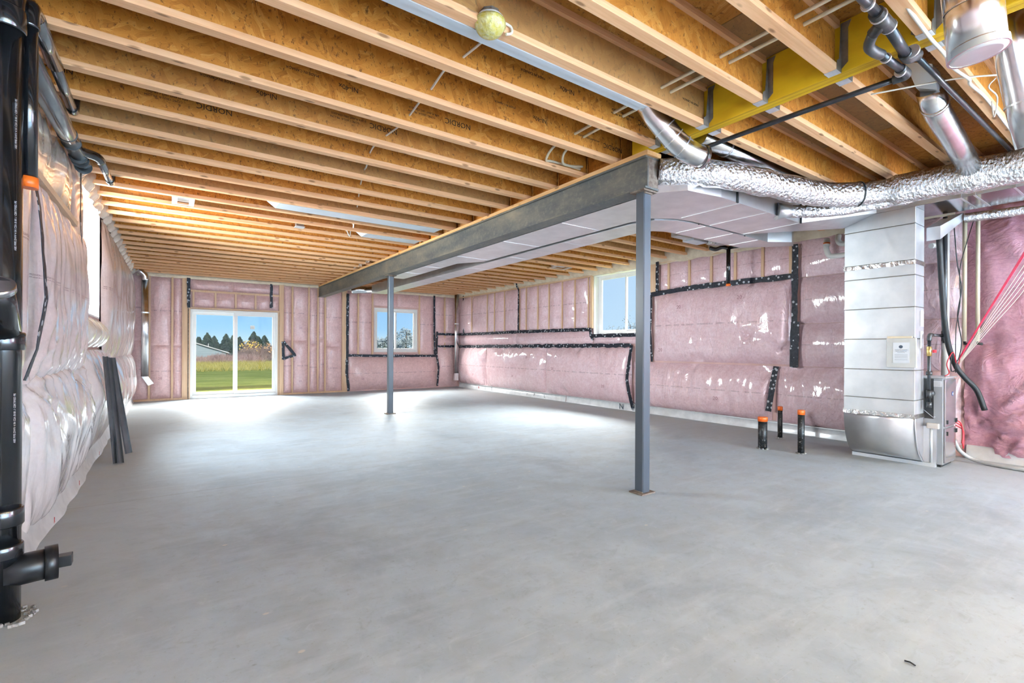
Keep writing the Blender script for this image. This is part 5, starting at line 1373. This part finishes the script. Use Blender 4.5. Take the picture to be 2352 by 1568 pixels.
for i in range(60):
    a = random.random() * 2 * pi; q = 0.065 + random.random() * 0.05
    s_ = 0.005 + random.random() * 0.010
    b.obox((sx_ + cos(a) * q, sy_ + sin(a) * q, s_ * 0.4), (s_, s_ * 1.3, s_), Matrix.Rotation(random.random() * 3, 3, 'Z'))
solo('concrete_rubble', b, MAT['rubble'], 'broken concrete crumbs around the foot of the black drain stack', 'rubble', kind='stuff')
for i, z in enumerate((0.9, 1.75, 2.2)):
    lettering('ABS PIPE DWV 4 IN CSA B181.1 CERTIFIED PE', 0.011, (sx_ + 0.0415, sy_ - 0.0405, z), (0, 0, 1), (-0.70, -0.71, 0), MAT['hanger_pale'], t)
t = thing('capped_drop_pipe', 'black drain pipe hanging beside the stack with an orange cap below', 'pipe', (-0.545, 3.14, 1.93))
cx_, cy_ = -0.545, 3.14
part('pipe', B().tube([(cx_, cy_, 1.99), (cx_, cy_, 2.74)], 0.031, 22), MAT['abs'], t)
part('orange_cap', B().tube([(cx_, cy_, 1.955), (cx_, cy_, 2.005)], 0.034, 22), MAT['orange'], t, 'orange end cap')
part('top_elbow', B().tube(crom([(cx_, cy_, 2.70), (cx_, cy_, 2.77), (cx_, cy_ + 0.03, 2.81), (cx_, cy_ + 0.12, 2.82)], 5), 0.036, 20), MAT['abs'], t)
part('run', B().tube([(cx_, cy_ + 0.10, 2.82), (cx_, 3.75, 2.815)], 0.036, 20), MAT['abs_sheen'], t)
part('reduced_run', B().tube([(cx_, 3.73, 2.815), (cx_ - 0.005, 4.35, 2.81)], 0.028, 20), MAT['abs_sheen'], t)
part('up_elbow', B().tube(crom([(cx_ - 0.005, 4.33, 2.81), (cx_ - 0.005, 4.40, 2.815), (cx_ - 0.003, 4.43, 2.86), (cx_, 4.43, 2.96)], 4), 0.03, 16), MAT['abs'], t)
t = thing('wall_drain_pipe', 'thick black drain pipe along the top of the left wall', 'pipe', (-0.61, 4.5, 2.68))
bx_, bz_ = -0.61, 2.725
part('run', B().tube([(bx_, 3.3, bz_ - 0.03), (bx_, 4.55, bz_), (bx_, 5.45, bz_ + 0.035)], 0.055, 26), MAT['abs_sheen'], t)
for y in (4.62, 4.80, 5.12, 5.22, 5.40):
    part('hub_ring', B().tube([(bx_, y, bz_ + 0.004), (bx_, y + 0.014, bz_ + 0.0055)], 0.0585, 26), MAT['plug'], t)
part('wye_arm', B().tube(crom([(bx_ + 0.01, 5.02, bz_ + 0.02), (bx_ + 0.06, 5.10, bz_ + 0.03), (bx_ + 0.11, 5.15, bz_ + 0.03), (bx_ + 0.13, 5.22, bz_ + 0.02)], 4), 0.035, 16), MAT['abs'], t)
part('branch_run', B().tube([(bx_ + 0.13, 5.20, bz_ + 0.022), (bx_ + 0.13, 5.95, bz_ + 0.06)], 0.029, 18), MAT['abs_sheen'], t)
part('branch_elbow', B().tube(crom([(bx_ + 0.13, 5.88, bz_ + 0.056), (bx_ + 0.13, 6.02, bz_ + 0.07), (bx_ + 0.13, 6.05, bz_ + 0.12), (bx_ + 0.13, 6.05, bz_ + 0.24)], 4), 0.033, 16), MAT['abs'], t)

# leaning metal strips
def leaner(base, top, w, label):
    base, top = Vector(base), Vector(top)
    d = (top - base); L = d.length; d.normalize()
    side = Vector((0.5, 0.86, 0)); side = (side - d * side.dot(d)).normalized(); nrm = d.cross(side)
    t = thing('metal_strip', label, 'metal strip', tuple(base), 'metal strips leaning on the left wall')
    m3 = Matrix((side, nrm, d)).transposed()
    part('face', B().obox(base + d * L / 2, (w, 0.004, L), m3), MAT['strip'], t)
    for q in (-1, 1): part('edge_lip', B().obox(base + d * L / 2 + side * (q * w / 2) - nrm * 0.008, (0.004, 0.018, L), m3), MAT['strip'], t)
leaner((-0.47, 6.47, 0.004), (-0.575, 6.66, 1.11), 0.055, 'dark metal strip leaning on the left wall, front of three')
leaner((-0.43, 6.46, 0.004), (-0.56, 6.85, 1.10), 0.065, 'dark metal strip leaning on the left wall, middle of three')
leaner((-0.395, 7.0, 0.004), (-0.56, 7.15, 1.09), 0.085, 'grey metal strip leaning on the left wall, rear and widest')

# small litter on the slab
for i, (x, y, a) in enumerate(((1.93, 0.62, 0.4), (2.35, 0.62, 1.2), (1.25, 0.50, 2.0))):
    b = B(); b.tube([(x, y, 0.004), (x + 0.02 * cos(a), y + 0.02 * sin(a), 0.005), (x + 0.035 * cos(a + 0.3), y + 0.035 * sin(a + 0.3), 0.004)], 0.003, 6)
    solo('debris_bit', b, MAT['rubber'], 'tiny dark scrap on the concrete near the camera, %s of three' % ('leftmost', 'rightmost', 'middle')[i] if False else 'tiny dark scrap on the concrete in the foreground, %s' % ('middle one', 'right one', 'left one')[i], 'scrap', 'dark scraps on the floor')

# ------------------------------------------------------------------ outdoors
b = B()
gx = [-60, -30, -12, -4, 2, 8, 14, 24, 40, 70, 120]
gy = [-40, 0, 13.7, 18, 24, 30, 36, 42, 50, 60, 80, 110, 160, 260]
def gz(x, y):
    z = -0.06 - 0.0045 * max(0, y - 30) ** 1.15
    if x > 12: z = z + 0.02 * (x - 12)
    return min(z, 1.5) + 0.05 * noise.noise(Vector((x * 0.1, y * 0.1, 0)))
for y in gy:
    for x in gx: b.v.append(Vector((x, y, gz(x, y))))
nx = len(gx)
for j in range(len(gy) - 1):
    for i in range(nx - 1):
        if gx[i + 1] > -4 and gx[i] < 8 and gy[j] < 13.7: continue
        b.f.append([j * nx + i, j * nx + i + 1, (j + 1) * nx + i + 1, (j + 1) * nx + i]); b.mi.append(0); b.sm.append(True)
o = structure('ground', b, MAT['lawn'])

def blades(n, xr, yr, hr, wd, lean):
    b = B()
    for i in range(n):
        x = random.uniform(*xr); y = random.uniform(*yr); h = random.uniform(*hr); a = random.random() * pi
        z = gz(x, y) - 0.02; dx, dy = cos(a) * wd, sin(a) * wd; lx_, ly_ = random.uniform(-lean, lean), random.uniform(-lean, lean)
        b.add([(x - dx, y - dy, z), (x + dx, y + dy, z), (x + lx_ + dx * .4, y + ly_, z + h), (x + lx_ - dx * .4, y + ly_, z + h)], [(0, 1, 2, 3)])
    return b
solo('tall_grass', blades(16000, (-1, 14), (29, 44), (0.10, 0.40), 0.008, 0.22), MAT['dry'], 'tall dry yellowing grass beyond the mown lawn', 'grass', kind='stuff')
0 and solo('lawn_blades', blades(9000, (-1, 6), (15.5, 27), (0.02, 0.05), 0.012, 0.04), MAT['lawn'], 'short green lawn blades outside the patio door', 'grass', kind='stuff')

def shrub(x, y, w, h, label, m, n=420, leaf=None):
    t = thing('shrub', label, 'shrub', (x, y, gz(x, y)), 'leafless shrubs beyond the lawn')
    b = B(); z0 = gz(x, y)
    for i in range(n):
        a = random.random() * 2 * pi; q = (random.random() ** 0.6) * w / 2
        bx, by = x + cos(a) * q * 0.7, y + sin(a) * q * 0.5
        hh = h * (1 - 0.55 * (q / (w / 2)) ** 2) * random.uniform(0.45, 1.0)
        zz = z0 + random.uniform(-0.1, 0.5) * hh
        L = random.uniform(0.35, 0.8) * hh
        d = Vector((random.uniform(-0.6, 0.6), random.uniform(-0.6, 0.6), 1)).normalized() * L
        wv = 0.007 + 0.012 * random.random()
        b.add([(bx - wv, by, zz), (bx + wv, by, zz), (bx + d.x + wv * .3, by + d.y, min(zz + d.z, z0 + hh)), (bx + d.x - wv * .3, by + d.y, min(zz + d.z, z0 + hh))], [(0, 1, 2, 3)])
    part('twigs', b, m, t)
    if leaf:
        b = B()
        for i in range(200 if m is None else 150):
            a = random.random() * 2 * pi; q = random.random() ** 0.5 * w * 0.42; zz = z0 + h * random.uniform(0.45, 0.95) * (1 - 0.4 * (q / w * 2) ** 2)
            p = Vector((x + cos(a) * q, y + sin(a) * q, zz)); s_ = random.uniform(0.05, 0.11)
            u = Vector((random.uniform(-1, 1), random.uniform(-1, 1), random.uniform(-1, 1))).normalized(); v = u.orthogonal().normalized()
            b.add([p - u * s_, p + v * s_, p + u * s_, p - v * s_], [(0, 1, 2, 3)])
        part('leaves', b, leaf, t)
    return t
SL = ['reddish leafless shrub at the left of the patio door view', 'brown leafless shrub in front of the far barn', 'tangled brown shrub left of the door stile', 'grey-brown shrub right of the door stile',
      'leafless shrub with yellow leaves on top beyond the lawn', 'rust-leaved shrub beyond the lawn', 'tall bare shrub at the right of the patio door view']
for i, (x, y, w, h, m, lf) in enumerate(((1.0, 47, 5.0, 0.95, 'twig_red', None), (3.6, 50, 5.0, 0.95, 'twig_red', None), (5.2, 46, 4.0, 0.95, 'twig_red', None), (6.0, 52, 3.4, 1.6, 'twig', None),
                                         (6.9, 58, 2.6, 2.5, 'twig', 'yellowleaf'), (8.3, 55, 4.2, 2.0, 'twig', 'orangeleaf'), (9.4, 49, 4.6, 2.2, 'twig', 'orangeleaf'))):
    shrub(x, y, w, h, SL[i], MAT[m], 3600, MAT[lf] if lf else None)

def roundtree(x, y, top, w, label, m, group):
    z0 = gz(x, y); t = thing('hazy_tree', label, 'tree', (x, y, z0), group)
    h = top - z0
    part('trunk', B().tube([(x, y, z0), (x, y, z0 + h * 0.5), (x + 0.1, y, top - 0.3)], [0.14, 0.09, 0.02], 6), MAT['bark'], t)
    b = B()
    blobs = [(x + random.uniform(-.6, .6) * w, y + random.uniform(-.5, .5) * w, z0 + h * random.uniform(0.35, 0.88), w * random.uniform(0.25, 0.5)) for _ in range(9)]
    for cx, cy, cz, r in blobs:
        for k in range(150):
            d = Vector((random.gauss(0, 1), random.gauss(0, 1), random.gauss(0, 1))).normalized() * r * random.random() ** 0.4
            p = Vector((cx, cy, min(cz, top - r * 0.8))) + d; s_ = random.uniform(0.05, 0.12)
            u = Vector((random.uniform(-1, 1), random.uniform(-1, 1), random.uniform(-1, 1))).normalized(); v = u.orthogonal().normalized()
            b.add([p - u * s_, p + v * s_, p + u * s_, p - v * s_], [(0, 1, 2, 3)])
    part('foliage', b, m, t)
def conifer(x, y, top, w, label, m, group='conifers behind the field'):
    z0 = gz(x, y)
    t = thing('conifer', label, 'tree', (x, y, z0), group)
    h = top - z0
    part('trunk', B().tube([(x, y, z0), (x, y, z0 + h * 0.6), (x, y, top - 0.1)], [0.18, 0.12, 0.02], 6), MAT['bark'], t)
    b = B(); L = 34
    for i in range(L):
        f = i / L; zc = z0 + h * (0.08 + 0.92 * f); r = w * (1 - f) ** 0.8 * random.uniform(0.8, 1.15) + 0.15
        for j in range(24):
            a = random.random() * 2 * pi; rr_ = r * random.uniform(0.6, 1.05); dz = -0.18 * rr_ + random.uniform(-0.15, 0.25)
            p0 = Vector((x, y, zc + 0.25)); p1 = Vector((x + cos(a) * rr_, y + sin(a) * rr_, zc + dz))
            sd_ = Vector((-sin(a), cos(a), 0)) * (0.16 * rr_ + 0.06); mid = p0.lerp(p1, 0.62) + Vector((0, 0, 0.08))
            b.add([p0, mid - sd_, p1, mid + sd_], [(0, 1, 2, 3)])
            b.add([p0, mid - Vector((0, 0, 0.14)), p1, mid + Vector((0, 0, 0.16))], [(0, 1, 2, 3)])
    part('foliage', b, m, t)
    return t
TL = ['dark conifer at the left edge of the patio door view', 'tall dark conifer above the barn roof', 'dark conifer just right of the barn ridge', 'dark conifer in the middle of the left door pane',
      'conifer next to the door stile, left pane', 'broad conifer at the left of the right door pane', 'tallest conifer in the right door pane', 'conifer right of centre in the right door pane', 'conifer at the right edge of the patio door view']
for i, (x, tp, w) in enumerate(((4.4, 2.9, 2.2), (6.1, 3.9, 2.4), (7.7, 3.4, 2.2), (9.0, 3.6, 2.1), (10.7, 3.5, 2.0), (12.6, 3.3, 2.4), (13.9, 4.2, 2.6), (15.6, 3.3, 2.3), (17.6, 3.7, 2.4))):
    conifer(x, 112 + (i % 3) * 6, tp, w, TL[i], MAT['conifer'])
for i, (x, tp, w) in enumerate(((21.4, 2.9, 1.7), (22.3, 2.7, 1.6), (23.3, 2.8, 1.7), (24.0, 3.7, 1.6), (25.2, 2.4, 1.8), (26.6, 2.1, 1.7))):
    roundtree(x, 57 + (i % 3) * 4, tp, w, ('%s pale tree seen through the small back window' % ['leftmost', 'second', 'third', 'tallest', 'fifth', 'rightmost'][i]), MAT['hazed_foliage'], 'pale trees behind the small back window')
def sapling(x, y, top, label):
    z0 = gz(x, y); t = thing('leafy_sapling', label, 'tree', (x, y, z0), 'saplings outside the side window')
    b = B(); lv = B()
    for i in range(9):
        a = random.random() * 2 * pi; e_ = Vector((x + cos(a) * random.uniform(0.2, 1.0), y + sin(a) * random.uniform(0.2, 1.0), z0 + (top - z0) * random.uniform(0.72, 1.0)))
        b.tube([(x, y, z0), (x * .6 + e_.x * .4, y * .6 + e_.y * .4, z0 + (e_.z - z0) * .5), e_], [0.03, 0.02, 0.006], 5)
        for k in range(46):
            f = random.uniform(0.45, 1.02); p = Vector((x, y, z0)).lerp(e_, f) + Vector((random.uniform(-.35, .35), random.uniform(-.35, .35), random.uniform(-.25, .2)))
            s_ = random.uniform(0.03, 0.07); u = Vector((random.uniform(-1, 1), random.uniform(-1, 1), random.uniform(-1, 1))).normalized(); v = u.orthogonal().normalized()
            lv.add([p - u * s_, p + v * s_, p + u * s_, p - v * s_], [(0, 1, 2, 3)])
    part('branches', b, MAT['bark'], t); part('leaves', lv, MAT['hazed_foliage'], t)
for i, (y, tp) in enumerate(((21.6, 2.7), (20.5, 3.0), (19.4, 2.7), (18.7, 3.3), (17.8, 2.8))):
    sapling(22 + 0.4 * (i % 2), y, tp, '%s leafy sapling beyond the side window' % ['leftmost', 'second', 'middle', 'fourth', 'rightmost'][i])

t = thing('barn', 'pale blue barn with low gable roof beyond the shrubs', 'building', (4.5, 100, -2.5))
zb = gz(4.5, 100) - 0.3
part('gable_wall', B().prism([(-2.0, zb), (8.0, zb), (8.0, 0.15), (3.4, 1.75), (-2.0, 0.0)], 'y', 99.9, 106), MAT['siding'], t)
part('roof', B().prism([(8.5, 0.05), (8.5, 0.20), (3.4, 1.98), (-2.4, 0.05), (-2.4, -0.1), (3.4, 1.80)], 'y', 99.6, 106.3), MAT['roofing'], t)
part('red_door', B().box(5.2, 7.0, 99.8, 99.9, zb, -0.35), MAT['redwood'], t)
part('roof_vent', B().box(5.35, 5.45, 101, 101.1, 1.0, 1.8), MAT['roofing'], t)
